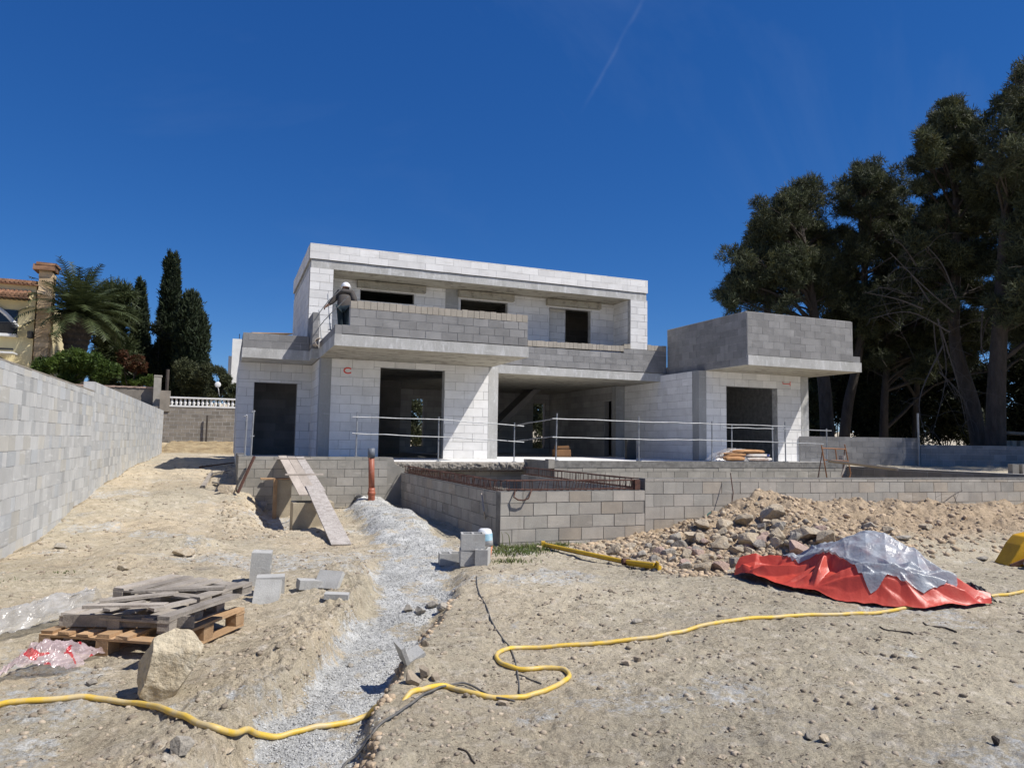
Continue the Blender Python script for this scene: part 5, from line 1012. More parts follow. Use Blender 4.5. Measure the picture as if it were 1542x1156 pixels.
for i, (x, y, w_, h_, m_, lab) in enumerate(RK): rockobj(x, y, w_, h_, 300+i, m_, 3, lab, extra=.02 if i < 10 else 0)
r2 = np.random.RandomState(5)
for i in range(70):
    t = r2.rand(); x = 985+250*t+r2.uniform(-20, 20); y = np.interp(x, [960, 1040, 1100, 1160, 1260], [838, 830, 815, 808, 800])+r2.uniform(-18, 26); s = r2.uniform(8, 21)
    if y > np.interp(x, [960, 1050, 1110, 1150, 1250], [850, 868, 858, 828, 815]): continue
    rockobj(x, y, s*1.2, s*.85, 500+i, ['rock', 'rock_grey', 'rock', 'rock_pink'][i % 4 if i % 7 else 1], 2, 'small broken stone among many others in the left part of the spoil heap', name='stone', cat='stone', group='small stones filling the heap')
for i, (x, y, w_, h_, m_, lab) in enumerate([(615, 918, 22, 14, 'rock_grey', 'grey stone, leftmost in the short row by the gravel'), (633, 921, 20, 15, 'rock_grey', 'second grey stone of the short row by the gravel'), (650, 912, 20, 12, 'rock_grey', 'third grey stone of the short row by the gravel'), (668, 914, 20, 12, 'rock_grey', 'last, flatter grey stone of the short row by the gravel'), (620, 1022, 26, 26, 'pebble', 'brown clod just below the L-shaped block'), (638, 1012, 22, 24, 'pebble', 'tall brown clod right of the L-shaped block'), (600, 1012, 18, 14, 'pebble', 'small clod left of the L-shaped block'), (655, 1020, 16, 14, 'pebble', 'rounded clod at the right end of the clod cluster'), (640, 970, 12, 14, 'pebble', 'dark clod behind the L-shaped block'),
      (528, 1002, 12, 8, 'rock_grey', 'dark stone lying in the middle of the gravel trench'), (445, 1022, 11, 12, 'rock', 'tan stone on the left bank of the trench'), (958, 935, 18, 10, 'rock_grey', 'dark stone alone on the bare soil right of centre'), (1008, 963, 10, 9, 'rock_grey', 'small dark stone touching the yellow hose'), (944, 997, 20, 9, 'pebble', 'flat brown clod right of the hose loop'), (960, 992, 14, 10, 'pebble', 'small brown clod behind the flat one'), (1217, 1108, 18, 12, 'rock_grey', 'grey oval stone, left of a pair near the bottom edge'), (1240, 1112, 16, 15, 'rock', 'pale stone next to the grey oval one at the bottom'), (1248, 1121, 12, 9, 'rock_grey', 'small dark stone in front of the pale one at the bottom'), (1090, 1140, 17, 10, 'rock', 'cream stone alone near the bottom edge'), (139, 1028, 22, 9, 'rock_grey', 'flat dark stone between the plastic bag and the boulder'), (345, 1130, 20, 9, 'rock', 'flat tan stone below the yellow hose on the left'), (272, 1125, 42, 30, 'rock_grey', 'grey lump of cemented gravel at the bottom left'), (700, 1047, 10, 8, 'pebble', 'clod beside the hose'), (758, 1058, 18, 10, 'pebble', 'clod under the bend of the yellow hose'), (1500, 1116, 14, 16, 'bark', 'brown knotty clod at the bottom right'), (90, 822, 20, 14, 'rock_grey', 'broken grey lump at the foot of the long left wall'), (275, 832, 30, 16, 'rock', 'crusty tan lump on the little dirt heap'), (185, 855, 22, 12, 'rock', 'pale lump left of the little dirt heap'), (345, 738, 30, 20, 'rock', 'flat tan rock below the left corner of the terrace'), (382, 745, 26, 20, 'rock', 'tan rock on the rim of the pit by the walkway'), (395, 765, 20, 16, 'rock_grey', 'grey rock on the rim of the pit by the walkway')]):
    rockobj(x, y+h_*.2, w_, h_, 900+i, m_, 3, lab, name='stone', cat='stone', group='single stones and clods on the ground')
# ------------------------------------------------------------------ tarp heap
TC = np.array([6.75, 6.35]); TA = np.array([.80, -.60])*1; TB = np.array([.60, .80])
TLp = hit(1106, 868)[:2]; TRp = hit(1492, 908)[:2]; TFp = hit(1290, 919)[:2]
mid_ = (TLp+TRp)/2; TA = (TRp-TLp)/np.linalg.norm(TRp-TLp); TB = np.array([-TA[1], TA[0]]); HL = np.linalg.norm(TRp-TLp)/2
def pile(a, b_):
    pk = np.interp(a, [-1, -.82, -.62, -.45, -.25, -.05, .10, .25, .42, .6, .8, 1], [.02, .15, .13, .19, .34, .47, .545, .53, .40, .22, .08, .01])
    v = np.clip(1-np.abs((b_-.20)/(.80))**1.5, 0, 1); return pk*v
def vor(x, y, seed, k=30):
    """pleats: ridges between random straight folds"""
    r = np.random.RandomState(seed); out = np.zeros_like(x)
    for _ in range(k):
        cx, cy = r.uniform(-1.1, 1.1), r.uniform(-.6, .8); an = r.normal(0, .45)+(1.2 if r.rand() < .25 else 0); ln = r.uniform(.2, .6); wd = r.uniform(.03, .09)
        u = (x-cx)*math.cos(an)+(y-cy)*math.sin(an); v = -(x-cx)*math.sin(an)+(y-cy)*math.cos(an); out = np.maximum(out, r.uniform(.4, 1)*np.exp(-(u/ln)**2)*np.clip(1-np.abs(v)/(wd*1.5), 0, 1))
    return out
def tarp_surface(a0, a1, b0f, b1f, nu, nv, lift, fold, fine, film=False):
    U, V = np.meshgrid(np.linspace(0, 1, nu), np.linspace(0, 1, nv), indexing='ij'); a = a0+(a1-a0)*U; bb = b0f(a)+(b1f(a)-b0f(a))*V
    x = mid_[0]+TA[0]*a*HL+TB[0]*bb; y = mid_[1]+TA[1]*a*HL+TB[1]*bb; g_ = hbase(x, y)+.012
    Vt = (bb-fr(a))/(bk_(a)-fr(a)); base = pile(a, bb); w_ = 1-ss(.12, .42, base)*.75
    z = g_+base+lift+fold*(vor(a, bb, 4)+.35*vor(a*1.9+.1, bb*1.9, 17, 40))*w_*np.clip(Vt*9, .06, 1)*np.clip((1-Vt)*6, .2, 1)+.02*fbm(a*3, bb*3, 2)+fine*np.abs(fbm(a*9, bb*7+2, 3))
    if film: z = z+.022*vor(a*1.3+.2, bb*1.3, 9, 40)
    z = np.maximum(z, g_+.004)
    P = np.stack([x, y, z], -1); ix = np.arange(nu*nv).reshape(nu, nv); F = np.stack([ix[:-1, :-1], ix[1:, :-1], ix[1:, 1:], ix[:-1, 1:]], -1).reshape(-1, 4)
    return P.reshape(-1, 3), F
fr = lambda a: np.interp(a, [-1, -.8, -.5, -.2, 0, .2, .5, .8, 1], [-.02, -.20, -.42, -.54, -.58, -.60, -.55, -.36, -.06])+.05*fbm(a*3.1, a*0+4, 3)
bk_ = lambda a: np.interp(a, [-1, -.8, -.3, .3, .8, 1], [.12, .55, .95, .95, .5, .05])
P, F = tarp_surface(-1, 1, fr, bk_, 420, 220, 0, .19, .006); tp = npmesh('tarpaulin', P, F, 'tarp_red', smooth=True); tag(tp, 'red tarpaulin folded over a heap in front of the spoil mound', 'tarpaulin')
frp = lambda a: np.interp(a, [-.60, -.45, -.2, .0, .12, .3, .5, .66, .76], [.12, -.02, -.17, -.34, -.53, -.40, -.45, -.33, -.16])+.035*fbm(a*4.1, a*0+9, 3)
bkp = lambda a: np.interp(a, [-.60, .2, .76], [.5, .97, .35])
P, F = tarp_surface(-.60, .76, frp, bkp, 300, 180, .022, .19, .006, film=True); o = npmesh('plastic_sheet', P, F, 'sheet_grey', smooth=True); tag(o, 'dusty grey translucent sheet covering the top of the red tarpaulin', 'plastic sheet')
def f_(U, V):
    a = hit(1455, 893)[:2]; c_ = hit(1492, 905)[:2]; P = np.zeros(U.shape+(3,))
    for k in range(2): P[..., k] = a[k]+(c_[k]-a[k])*U+(V-.3)*.35*FW[k]
    P[..., 2] = hbase(P[..., 0], P[..., 1])+.02+.10*np.sin(U*2.6+.3)*np.sin(V*math.pi); return P
tag(crumple('bin_bag', f_, 40, 30, 'black_rubber', .05, 6, 12), 'crumpled black bag at the right tip of the red tarpaulin', 'bag')
# ------------------------------------------------------------------ odds on the mound
b = MB(); A = at(1058, 795, 'Y', 10.0); B_ = at(1084, 772, 'Y', 10.0); b.beam(A, B_, .03, .10, up=(0, -1, .3)); b.beam(A+np.array([-.22, .05, -.05]), B_+np.array([-.1, .1, 0]), .03, .07, up=(0, -1, .3)); tag(b.build('plastic_strip', 'green_plastic'), 'teal plastic strip poking out of the heap beside the front wall', 'strip', kind='thing')
b = MB(); b.tube([at(1101, 765, 'Y', 10.1), at(1104, 742, 'Y', 10.15), at(1100, 712, 'Y', 10.3)], .009, 5); tag(b.build('rebar_rod', 'rust'), 'thin rusty rod sticking up from the top of the heap', 'rod')
def branch(name, label, paths, m='bark_dead', cat='branch'):
    b = MB()
    for pts, r in paths: b.tube(smooth_path(pts, 5), [r*(1-.7*i/(len(smooth_path(pts, 5))-1)) for i in range(len(smooth_path(pts, 5)))], 5)
    return tag(b.build(name, m), label, cat)
q = lambda x, y, Y=9.9: at(x, y, 'Y', Y)
branch('dead_branch', 'arched dry branch lying along the crest of the mound', [([q(1334, 764), q(1340, 756), q(1352, 753), q(1370, 755), q(1395, 753)], .016), ([q(1344, 765), q(1352, 760), q(1366, 760), q(1385, 765), q(1400, 770)], .018), ([q(1366, 755), q(1372, 764)], .008)])
branch('dead_branch', 'upright dry twigs against the front wall on the right part of the mound', [([q(1408, 768), q(1420, 757), q(1436, 745), q(1450, 738)], .014), ([q(1408, 768), q(1409, 750), q(1407, 730)], .006), ([q(1424, 755), q(1430, 768), q(1440, 750), q(1445, 738)], .005), ([q(1410, 748), q(1422, 742)], .004), ([q(1436, 746), q(1441, 760), q(1436, 768)], .005), ([q(1400, 775), q(1412, 765), q(1425, 762)], .012)])
branch('dead_branch', 'small dark snag on the slope left of the plastic heap', [([q(1212, 800, 9.3), q(1216, 785, 9.3), q(1210, 774, 9.3)], .012), ([q(1216, 788, 9.3), q(1226, 780, 9.3)], .008)])
ground_line('twig', 'dark twig bundle lying right of centre on the soil', 'twig', [(1325, 944), (1340, 950), (1360, 952), (1375, 956)], .006, 'bark')
ground_line('twig', 'dry twigs beside the tarpaulin on the right', 'twig', [(1390, 938), (1410, 944), (1425, 946), (1440, 952)], .007, 'bark')
ground_line('twig', 'thin dry root near the bottom centre', 'twig', [(690, 1128), (705, 1136), (715, 1150)], .005, 'bark')
# digger bucket at the right edge
db = thing('digger_bucket', 'yellow digger bucket resting on the ground at the right edge', 'digger bucket', (*hit(1530, 850)[:2], 0))
p0 = hit(1519, 852); a3_ = np.array([RT[0], RT[1], 0]); f3 = np.array([FW[0], FW[1], 0]); u3 = np.array([0, 0, 1.])
prof2 = [(0, -.02), (.08, .10), (.17, .25), (.27, .36), (.62, .44), (1.0, .36), (1.05, .12), (.75, -.02)]
v = [p0+a3_*x+u3*(z+.02)+f3*y for y in (0.0, .30) for x, z in prof2]; m_ = len(prof2)
b = MB(); b.add(v, [tuple(range(m_)), tuple(range(m_, 2*m_))[::-1]]+[(i, i+m_, (i+1) % m_+m_, (i+1) % m_) for i in range(m_)]); b.build('shell', 'digger_yellow', db, bevel=.015)
b = MB(); b.beam(p0+a3_*.02+u3*.0-f3*.01, p0+a3_*.42+u3*.16-f3*.012, .03, .05); b.build('cutting_edge', 'rust', db)
b = MB(); V, Fc = rock(2, 5, 8, .5, .9, .1); b.add([tuple(v*np.array([.30, .12, .10])+p0+a3_*.34-f3*.12+u3*.06) for v in V], [tuple(int(i) for i in f) for f in Fc]); tag(b.build('soil_lump', 'rock_grey'), 'dark soil piled in front of the yellow digger bucket', 'soil')
# weeds
def blades(name, spots, n, hh, matn, label, cat, seed, spread=.25, w_=.008):
    r = np.random.RandomState(seed); Vv = []; Fv = []; Rn = []; k = 0
    for (px, py, sc_) in spots:
        c_ = hit(px, py)
        for _ in range(int(n*sc_)):
            x = c_[0]+r.normal()*spread*sc_; y = c_[1]+r.normal()*spread*.5*sc_
            if y > 10.34 and x > 3.9: y = 10.34-r.rand()*.1
            z = float(hbase(x, y)); h_ = hh*r.uniform(.3, 1)*sc_; a_ = r.uniform(0, 6.28); l = r.uniform(.2, .9)*h_; dx, dy = math.cos(a_), math.sin(a_)
            Vv += [(x-dy*w_, y+dx*w_, z), (x+dy*w_, y-dx*w_, z), (x+dx*l+dy*w_*.7, y+dy*l-dx*w_*.7, z+h_*.6), (x+dx*l*1.6, y+dy*l*1.6, z+h_)]; Fv.append((k, k+1, k+2, k+3)); Rn.append(r.rand()); k += 4
    o = npmesh(name, np.array(Vv), np.array(Fv), matn, rnd=np.array(Rn)); return tag(o, label, cat, kind='stuff')
blades('weeds', [(755, 826, .8), (775, 832, 1), (795, 828, 1), (815, 824, 1), (825, 818, .8), (770, 845, .6), (845, 820, .5)], 260, .10, 'weed', 'low green weeds at the foot of the pool front wall', 'weeds', 21)
blades('weeds', [(32, 873, .5), (90, 862, .5), (1000, 893, .3)], 90, .05, 'weed', 'sparse tufts of weed near the left wall', 'weeds', 22, spread=.2)
branch('wild_flower', 'yellow-green wild plant with curved stems at the pool corner', [([q(757, 822, 10.3), q(757, 808, 10.3), q(755, 800, 10.3)], .006), ([q(768, 822, 10.3), q(766, 806, 10.3), q(760, 801, 10.3)], .008)], 'weed', 'plant')
# ------------------------------------------------------------------ vegetation
def leaves(name, C, R_, n, ln, wd, matn, parent, seed, up=.3, gap=.0, squash=1.0, shell=.5, tuft=1, gscale=1.4, spreadz=1):
    r = np.random.RandomState(seed); Ps = []; Os = []; Rn = []
    C = np.array(C); R_ = np.array(R_); vol = R_**2.2; cnt = (n*vol/vol.sum()/tuft).astype(int)+1
    for c_, rr, k in zip(C, R_, cnt):
        K = int(k*(1+1.2*(gap > 0)))+1; d = r.normal(size=(K, 3)); d /= np.linalg.norm(d, axis=1)[:, None]; q = r.rand(K)**shell
        lump = 1+.28*fbm(d[:, 0]*2.1+c_[0], d[:, 1]*2.1+d[:, 2]*2+c_[1], 3)
        p = c_+d*(q*lump)[:, None]*rr*np.array([1, 1, squash])
        if gap > 0:
            g_ = fbm(p[:, 0]*gscale+p[:, 2]*.7, p[:, 2]*gscale-p[:, 1]*.9, 3); keep = g_ > (np.percentile(g_, gap*100)); p = p[keep][:k]; d = d[keep][:k]
        tone = np.clip(.5+.5*fbm(p[:, 0]*.9+3, p[:, 2]*.9+p[:, 1]*.6, 3)+r.uniform(-.25, .25, len(p)), 0, .999)
        Ps.append(p); Os.append(d); Rn.append(tone)
    P = np.concatenate(Ps); O = np.concatenate(Os); T = np.concatenate(Rn)
    if tuft > 1: P = np.repeat(P, tuft, 0); O = np.repeat(O, tuft, 0); T = np.repeat(T, tuft)
    m = len(P); D = O*.55+r.normal(size=(m, 3))*.75+np.array([0, 0, up]); D /= np.linalg.norm(D, axis=1)[:, None]; S = np.cross(D, r.normal(size=(m, 3))); S /= np.linalg.norm(S, axis=1)[:, None]
    l_ = (ln*r.uniform(.6, 1.3, m))[:, None]; w_ = (wd*r.uniform(.6, 1.2, m))[:, None]
    if tuft > 1: P = P+r.normal(size=(m, 3))*ln*.25
    V = np.stack([P-S*w_*.5, P+S*w_*.5, P+D*l_+S*w_*.22, P+D*l_-S*w_*.22], 1).reshape(-1, 3)
    return npmesh(name, V, np.arange(4*m).reshape(m, 4), matn, parent, rnd=T)
def limb(mb, p0, p1, r0, r1, seed, sag=.12, n=7):
    r = random.Random(seed); p0 = np.array(p0); p1 = np.array(p1); L_ = np.linalg.norm(p1-p0); o1 = np.array([r.uniform(-1, 1), r.uniform(-1, 1), r.uniform(-.2, 1)])*sag*L_
    pts = []; 
    for t in np.linspace(0, 1, n): pts.append(p0+(p1-p0)*t+o1*math.sin(t*math.pi)+np.array([r.uniform(-1, 1) for _ in range(3)])*.015*L_*(0 < t < 1))
    mb.tube(pts, [r0+(r1-r0)*t for t in np.linspace(0, 1, n)], 7, cap=False); return pts
def pine(label, trunk, r0, clumps, dist, seed, n=42000, ntw=4, gap=.36, fill=.5, grp='pine trees behind the right-hand wall'):
    """trunk: list of (px,py) at distance dist; clumps: (px,py,rpx[,dd])"""
    r = random.Random(seed); base = AD(*trunk[0], dist); base[2] = min(base[2], float(hbase(base[0], base[1]))-.1) if False else float(hbase(base[0], base[1]))-.1
    o = thing('pine_tree', label, 'tree', base, grp)
    tp_ = [base]+[AD(x, y, dist) for x, y in trunk[1:]]; tp_ = smooth_path(tp_, 6); k = len(tp_)
    b = MB(); b.tube(tp_, [r0*(1-.8*i/(k-1))+.03 for i in range(k)], 10); b.build('trunk', 'bark', o, smooth=True)
    clumps = list(clumps); base_n = len(clumps); extra = []
    for i in range(base_n):
        for j in range(i):
            a_, c_ = clumps[i], clumps[j]
            if math.hypot(a_[0]-c_[0], a_[1]-c_[1]) < 72 and r.random() < fill: extra.append(((a_[0]+c_[0])/2+r.uniform(-8, 8), (a_[1]+c_[1])/2+r.uniform(-8, 8), (a_[2]+c_[2])*.42))
    r.shuffle(extra); clumps += extra[:44]
    C = []; R_ = []; b = MB()
    for i, cl in enumerate(clumps):
        x, y, rp = cl[:3]; dd = cl[3] if len(cl) > 3 else r.uniform(-2.2, 2.2); c_ = AD(x, y, dist+dd); rr = rp*(dist+dd)/FPX
        for _ in range(4): C.append(c_+np.array([r.gauss(0, .45), r.gauss(0, .45), r.gauss(0, .38)])*rr); R_.append(rr*r.uniform(.42, .68))
        # start where the limb leaves the trunk, lower than the clump
        st = min(tp_, key=lambda p: abs(p[2]-(c_[2]-.45*np.linalg.norm((c_-p)[:2])))); w_ = min(.10, .03+.012*np.linalg.norm(c_-st))
        pts = limb(b, st, c_, w_, .022, seed*50+i)
        for j in range(ntw):
            e = c_+np.array([r.gauss(0, .6), r.gauss(0, .6), r.gauss(0, .5)])*rr; limb(b, pts[r.randint(2, len(pts)-1)], e, .018, .007, seed*99+i*9+j, .15, 5)
    b.build('limbs', 'bark', o, smooth=True)
    leaves('crown', C, R_, int(n*2.1), .19, .034, 'pine_leaf', o, seed, up=.35, gap=gap, squash=.8, shell=.42, tuft=6, gscale=1.1)
    return o
pine('broad left-hand pine with a full dark crown leaning over the box on the right', [(1247, 668), (1243, 600), (1236, 540), (1225, 470), (1215, 400), (1205, 340), (1200, 300)], .30,
     [(1108, 412, 26), (1095, 445, 20), (1122, 440, 30), (1115, 462, 20), (1135, 380, 30), (1120, 395, 24), (1150, 350, 30), (1165, 315, 28), (1190, 292, 26), (1215, 290, 24), (1180, 330, 36), (1225, 320, 34), (1165, 385, 38), (1205, 365, 38), (1150, 425, 34), (1190, 415, 34), (1230, 400, 36), (1215, 450, 34), (1165, 455, 26), (1240, 355, 30), (1255, 440, 34)], 33, 11, n=60000)
pine('twin-topped middle pine with a leaning pale trunk', [(1268, 668), (1277, 610), (1288, 560), (1300, 480), (1302, 400), (1300, 330), (1300, 270)], .24,
     [(1300, 262, 26), (1285, 275, 22), (1325, 262, 22), (1340, 285, 24), (1310, 300, 34), (1275, 310, 24), (1345, 320, 30), (1368, 325, 16), (1360, 345, 22), (1320, 350, 34), (1285, 355, 30), (1350, 375, 30), (1300, 400, 34), (1335, 410, 34), (1275, 410, 26), (1320, 455, 36), (1285, 470, 32), (1350, 465, 28), (1370, 420, 24)], 35, 12, n=52000)
pine('tall right-hand pine with ragged top and trunk leaning to the right', [(1478, 668), (1464, 610), (1446, 550), (1437, 500), (1440, 400), (1440, 300), (1440, 200)], .30,
     [(1440, 158, 20), (1428, 175, 18), (1452, 175, 22), (1400, 178, 12), (1408, 192, 20), (1440, 205, 30), (1400, 215, 24), (1388, 240, 15), (1375, 252, 8), (1400, 240, 20), (1478, 195, 24), (1470, 230, 34), (1430, 250, 26), (1405, 300, 26), (1395, 330, 24), (1440, 310, 34), (1480, 290, 34), (1410, 370, 34), (1450, 380, 36), (1490, 350, 36), (1395, 420, 32), (1440, 440, 38), (1480, 430, 34), (1380, 360, 18), (1400, 465, 30)], 30, 13, n=72000, gap=.38)
pine('tallest pine, cut by the right edge, with a straight thick trunk', [(1498, 668), (1500, 600), (1504, 520), (1508, 440), (1515, 330), (1525, 230), (1540, 140)], .33,
     [(1535, 112, 16), (1545, 95, 14), (1550, 135, 30), (1520, 150, 18), (1510, 165, 18), (1540, 180, 34), (1510, 200, 26), (1575, 180, 50), (1530, 240, 36), (1500, 260, 28), (1570, 270, 50), (1530, 310, 40), (1510, 350, 34), (1560, 370, 50), (1500, 400, 34), (1540, 430, 44), (1580, 460, 50), (1510, 470, 34), (1620, 240, 50), (1620, 340, 50), (1620, 430, 50), (1600, 300, 60), (1655, 260, 60), (1600, 400, 60), (1665, 380, 70), (1640, 470, 60), (1700, 320, 70), (1580, 520, 50)], 27, 14, n=80000)
pine('low spreading pine whose dark foliage hangs behind all the trunks', [(1330, 668), (1332, 600), (1336, 540), (1340, 480)], .2,
     [(1250, 500, 34), (1290, 490, 36), (1330, 480, 38), (1370, 470, 38), (1410, 480, 38), (1450, 470, 36), (1490, 480, 36), (1530, 500, 36), (1270, 540, 30), (1320, 530, 34), (1400, 540, 34), (1460, 530, 30), (1540, 550, 30), (1380, 440, 34), (1340, 440, 30), (1255, 400, 34), (1265, 440, 34), (1378, 400, 34), (1385, 360, 26), (1500, 430, 36), (1480, 380, 34), (1250, 350, 24), (1420, 420, 36)], 36, 16, n=95000, gap=.18, fill=.3)
pine('short dark pine filling the gap behind the two leaning trunks', [(1378, 668), (1380, 600), (1384, 540), (1386, 480)], .16,
     [(1360, 470, 36), (1400, 490, 38), (1440, 500, 30), (1340, 500, 34), (1370, 520, 36), (1310, 510, 34), (1300, 540, 32), (1420, 530, 30), (1260, 500, 34), (1480, 490, 30), (1540, 500, 34)], 38, 15, n=46000, gap=.25)
for (rx, fz, hh, sd) in ((24.5, 23.0, 10.5, 81), (28, 26, 12, 82), (22.5, 27, 10.5, 83)):
    rr9 = random.Random(sd)
    bpx = 771+FPX*rx/fz; q = lambda h_: 658-(h_-1.6)*FPX/fz
    pine('pine standing outside the right edge of the view, seen only by its shade', [(bpx, q(1.2)), (bpx+4, q(5)), (bpx-4, q(9)), (bpx, q(hh+1))], .26, [(bpx+rr9.uniform(-140, 140), q(hh+rr9.uniform(-4.5, 3)), rr9.uniform(60, 90), rr9.uniform(-1.5, 3)) for _ in range(18)], fz, sd, n=26000, fill=.1, grp='pines outside the right edge')
# dead twigs hanging under the crowns
for i, (lab, P0) in enumerate([('tangle of dead grey branches hanging below the crown of the tall right-hand pine', [((1410, 470), (1425, 560), (1405, 650)), ((1412, 480), (1440, 570), (1455, 640)), ((1404, 440), (1412, 540), (1440, 600)), ((1415, 560), (1450, 600), (1468, 655)), ((1420, 520), (1385, 600), (1395, 660)), ((1480, 470), (1478, 520), (1490, 560)), ((1500, 460), (1484, 490), (1476, 530))]),
     ('spray of bare grey branches left of the tall pine trunk', [((1436, 470), (1390, 430), (1340, 380)), ((1436, 480), (1380, 450), (1320, 430)), ((1400, 455), (1370, 410), (1350, 400)), ((1430, 500), (1370, 470), (1310, 480)), ((1390, 465), (1350, 450), (1300, 440)), ((1380, 400), (1360, 370), (1345, 360)), ((1440, 450), (1420, 400), (1395, 370))])]):
    b = MB(); r = random.Random(i)
    for a_, c_, d_ in P0:
        D0 = 28+r.uniform(-1, 1); pts = smooth_path([AD(*a_, D0), AD(*c_, D0), AD(*d_, D0)], 6); b.tube(pts, [.035-.026*j/(len(pts)-1) for j in range(len(pts))], 5)
        for _ in range(9):
            p = pts[r.randint(2, len(pts)-1)]; e = p+np.array([r.gauss(0, .6), r.gauss(0, .6), r.gauss(-.2, .6)]); limb(b, p, e, .010, .004, r.randint(0, 9999), .2, 5)
    tag(b.build('dead_branch', 'bark_dead'), lab, 'branch')
def shrub(name, label, cl, dist, matn, n, ln, wd, seed, cat='shrub', group=None, stem='bark', up=.3, gap=.15, base=None, squash=1):
    bx_, by_ = cl[0][0], max(c[1]+c[2]*.9 for c in cl); q = AD(bx_, by_, dist); g_ = float(hbase(q[0], q[1])) if base is None else base
    o = thing(name, label, cat, (q[0], q[1], g_-.05), group); r = random.Random(seed); C = []; R_ = []; b = MB()
    for i, c in enumerate(cl):
        dd = r.uniform(-.8, .8)*c[2]*dist/FPX*.5; c3 = AD(c[0], c[1], dist+dd); rr = c[2]*dist/FPX
        for _ in range(3): C.append(c3+np.array([r.gauss(0, .35)*rr, r.gauss(0, .35)*rr, r.gauss(0, .3)*rr])); R_.append(rr*r.uniform(.55, .85))
        limb(b, (q[0]+r.uniform(-.1, .1), q[1], g_-.05), c3, .035, .01, seed*31+i, .08, 6)
    b.build('stems', stem, o); leaves('foliage', C, R_, n, ln, wd, matn, o, seed, up=up, gap=gap, shell=.45, squash=squash); return o
# undergrowth in the deep shade under the pines
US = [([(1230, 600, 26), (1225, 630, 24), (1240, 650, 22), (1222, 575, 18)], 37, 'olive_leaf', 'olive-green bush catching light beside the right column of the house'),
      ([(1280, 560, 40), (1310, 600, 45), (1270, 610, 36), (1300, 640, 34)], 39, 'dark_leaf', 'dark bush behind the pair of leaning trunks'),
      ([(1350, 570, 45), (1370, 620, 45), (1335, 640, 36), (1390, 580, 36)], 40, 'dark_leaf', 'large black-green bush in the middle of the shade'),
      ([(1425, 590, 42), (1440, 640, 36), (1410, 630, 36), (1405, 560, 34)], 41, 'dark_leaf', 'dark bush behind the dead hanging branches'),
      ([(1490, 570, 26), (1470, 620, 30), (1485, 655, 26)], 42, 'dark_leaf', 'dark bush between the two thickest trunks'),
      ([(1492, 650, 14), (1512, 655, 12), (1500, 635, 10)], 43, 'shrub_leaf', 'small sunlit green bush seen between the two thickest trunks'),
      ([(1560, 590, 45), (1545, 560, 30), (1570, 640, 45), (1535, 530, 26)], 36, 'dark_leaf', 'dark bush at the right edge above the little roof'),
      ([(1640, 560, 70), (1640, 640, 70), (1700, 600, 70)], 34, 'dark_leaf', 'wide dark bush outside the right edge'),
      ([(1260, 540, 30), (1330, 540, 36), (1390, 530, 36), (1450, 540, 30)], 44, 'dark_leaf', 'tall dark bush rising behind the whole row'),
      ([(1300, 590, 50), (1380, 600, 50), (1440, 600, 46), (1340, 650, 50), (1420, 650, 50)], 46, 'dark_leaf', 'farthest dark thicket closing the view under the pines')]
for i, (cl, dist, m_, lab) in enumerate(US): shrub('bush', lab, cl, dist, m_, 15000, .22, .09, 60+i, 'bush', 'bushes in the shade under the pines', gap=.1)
# vegetation beyond the left wall
def cypress(label, cl, dist, seed, n, base=4.0):
    q = AD(cl[0][0], 590, dist); o = thing('cypress', label, 'tree', (q[0], q[1], base-.2), 'cypresses beyond the left wall'); b = MB(); top = AD(cl[0][0], cl[0][1], dist); b.tube([(q[0], q[1], base-.2), top], [.16, .03], 8); b.build('trunk', 'bark', o)
    C = []; R_ = []; r = random.Random(seed)
    for c in cl: C.append(AD(c[0], c[1], dist+r.uniform(-.3, .3))); R_.append(c[2]*dist/FPX)
    leaves('foliage', C, R_, n, .26, .085, 'cypress_leaf', o, seed, up=1.5, gap=.08, squash=1.5, shell=.32); return o
def spire(x, y0, y1, w0, w1, n, pw=.6, seed=1):
    r = random.Random(seed); return [(x+r.uniform(-.15, .15)*(w0+(w1-w0)*(i/(n-1))**pw), y0+(y1-y0)*i/(n-1), w0+(w1-w0)*(i/(n-1))**pw) for i in range(n)]
cypress('slim cypress, leftmost and shortest of the pointed ones', spire(211, 424, 560, 3, 15, 22, .55, 1), 47, 31, 26000)
cypress('tallest cypress with a double pointed top', spire(255, 384, 590, 3, 22, 26, .6, 2)+spire(265, 386, 480, 3, 9, 12, .6, 3), 48, 32, 46000)
cypress('broad rounded cypress on the right of the tallest one', spire(290, 456, 590, 12, 25, 20, .35, 4)+spire(276, 470, 590, 10, 20, 8, .4, 5), 46, 33, 36000)
shrub('yucca', 'spiky-leaved dark tree between the palm and the slim cypress', [(172, 452, 24), (190, 446, 16), (160, 470, 24), (185, 480, 20), (170, 500, 22), (195, 520, 18), (180, 540, 20), (160, 530, 16)], 45, 'palm_leaf', 16000, .55, .06, 41, 'tree', base=4)
shrub('bush', 'bright green rounded bush behind the left wall', [(88, 540, 16), (110, 552, 20), (75, 556, 16), (135, 556, 18), (155, 556, 16), (55, 562, 12), (105, 560, 20), (120, 545, 18), (95, 548, 18)], 38.5, 'shrub_leaf', 30000, .16, .07, 42, 'bush', base=4.2)
shrub('bush', 'dark green bush below the broad cypress', [(285, 560, 20), (300, 575, 18), (275, 585, 16)], 45, 'olive_leaf', 14000, .16, .07, 43, 'bush', base=3.4)
shrub('bush', 'loose grey-green bush above the balustrade, by the satellite dish', [(325, 560, 18), (335, 585, 18), (315, 588, 18), (345, 570, 12), (352, 590, 14)], 44, 'olive_leaf', 13000, .14, .06, 44, 'bush', gap=.35, base=3.2)
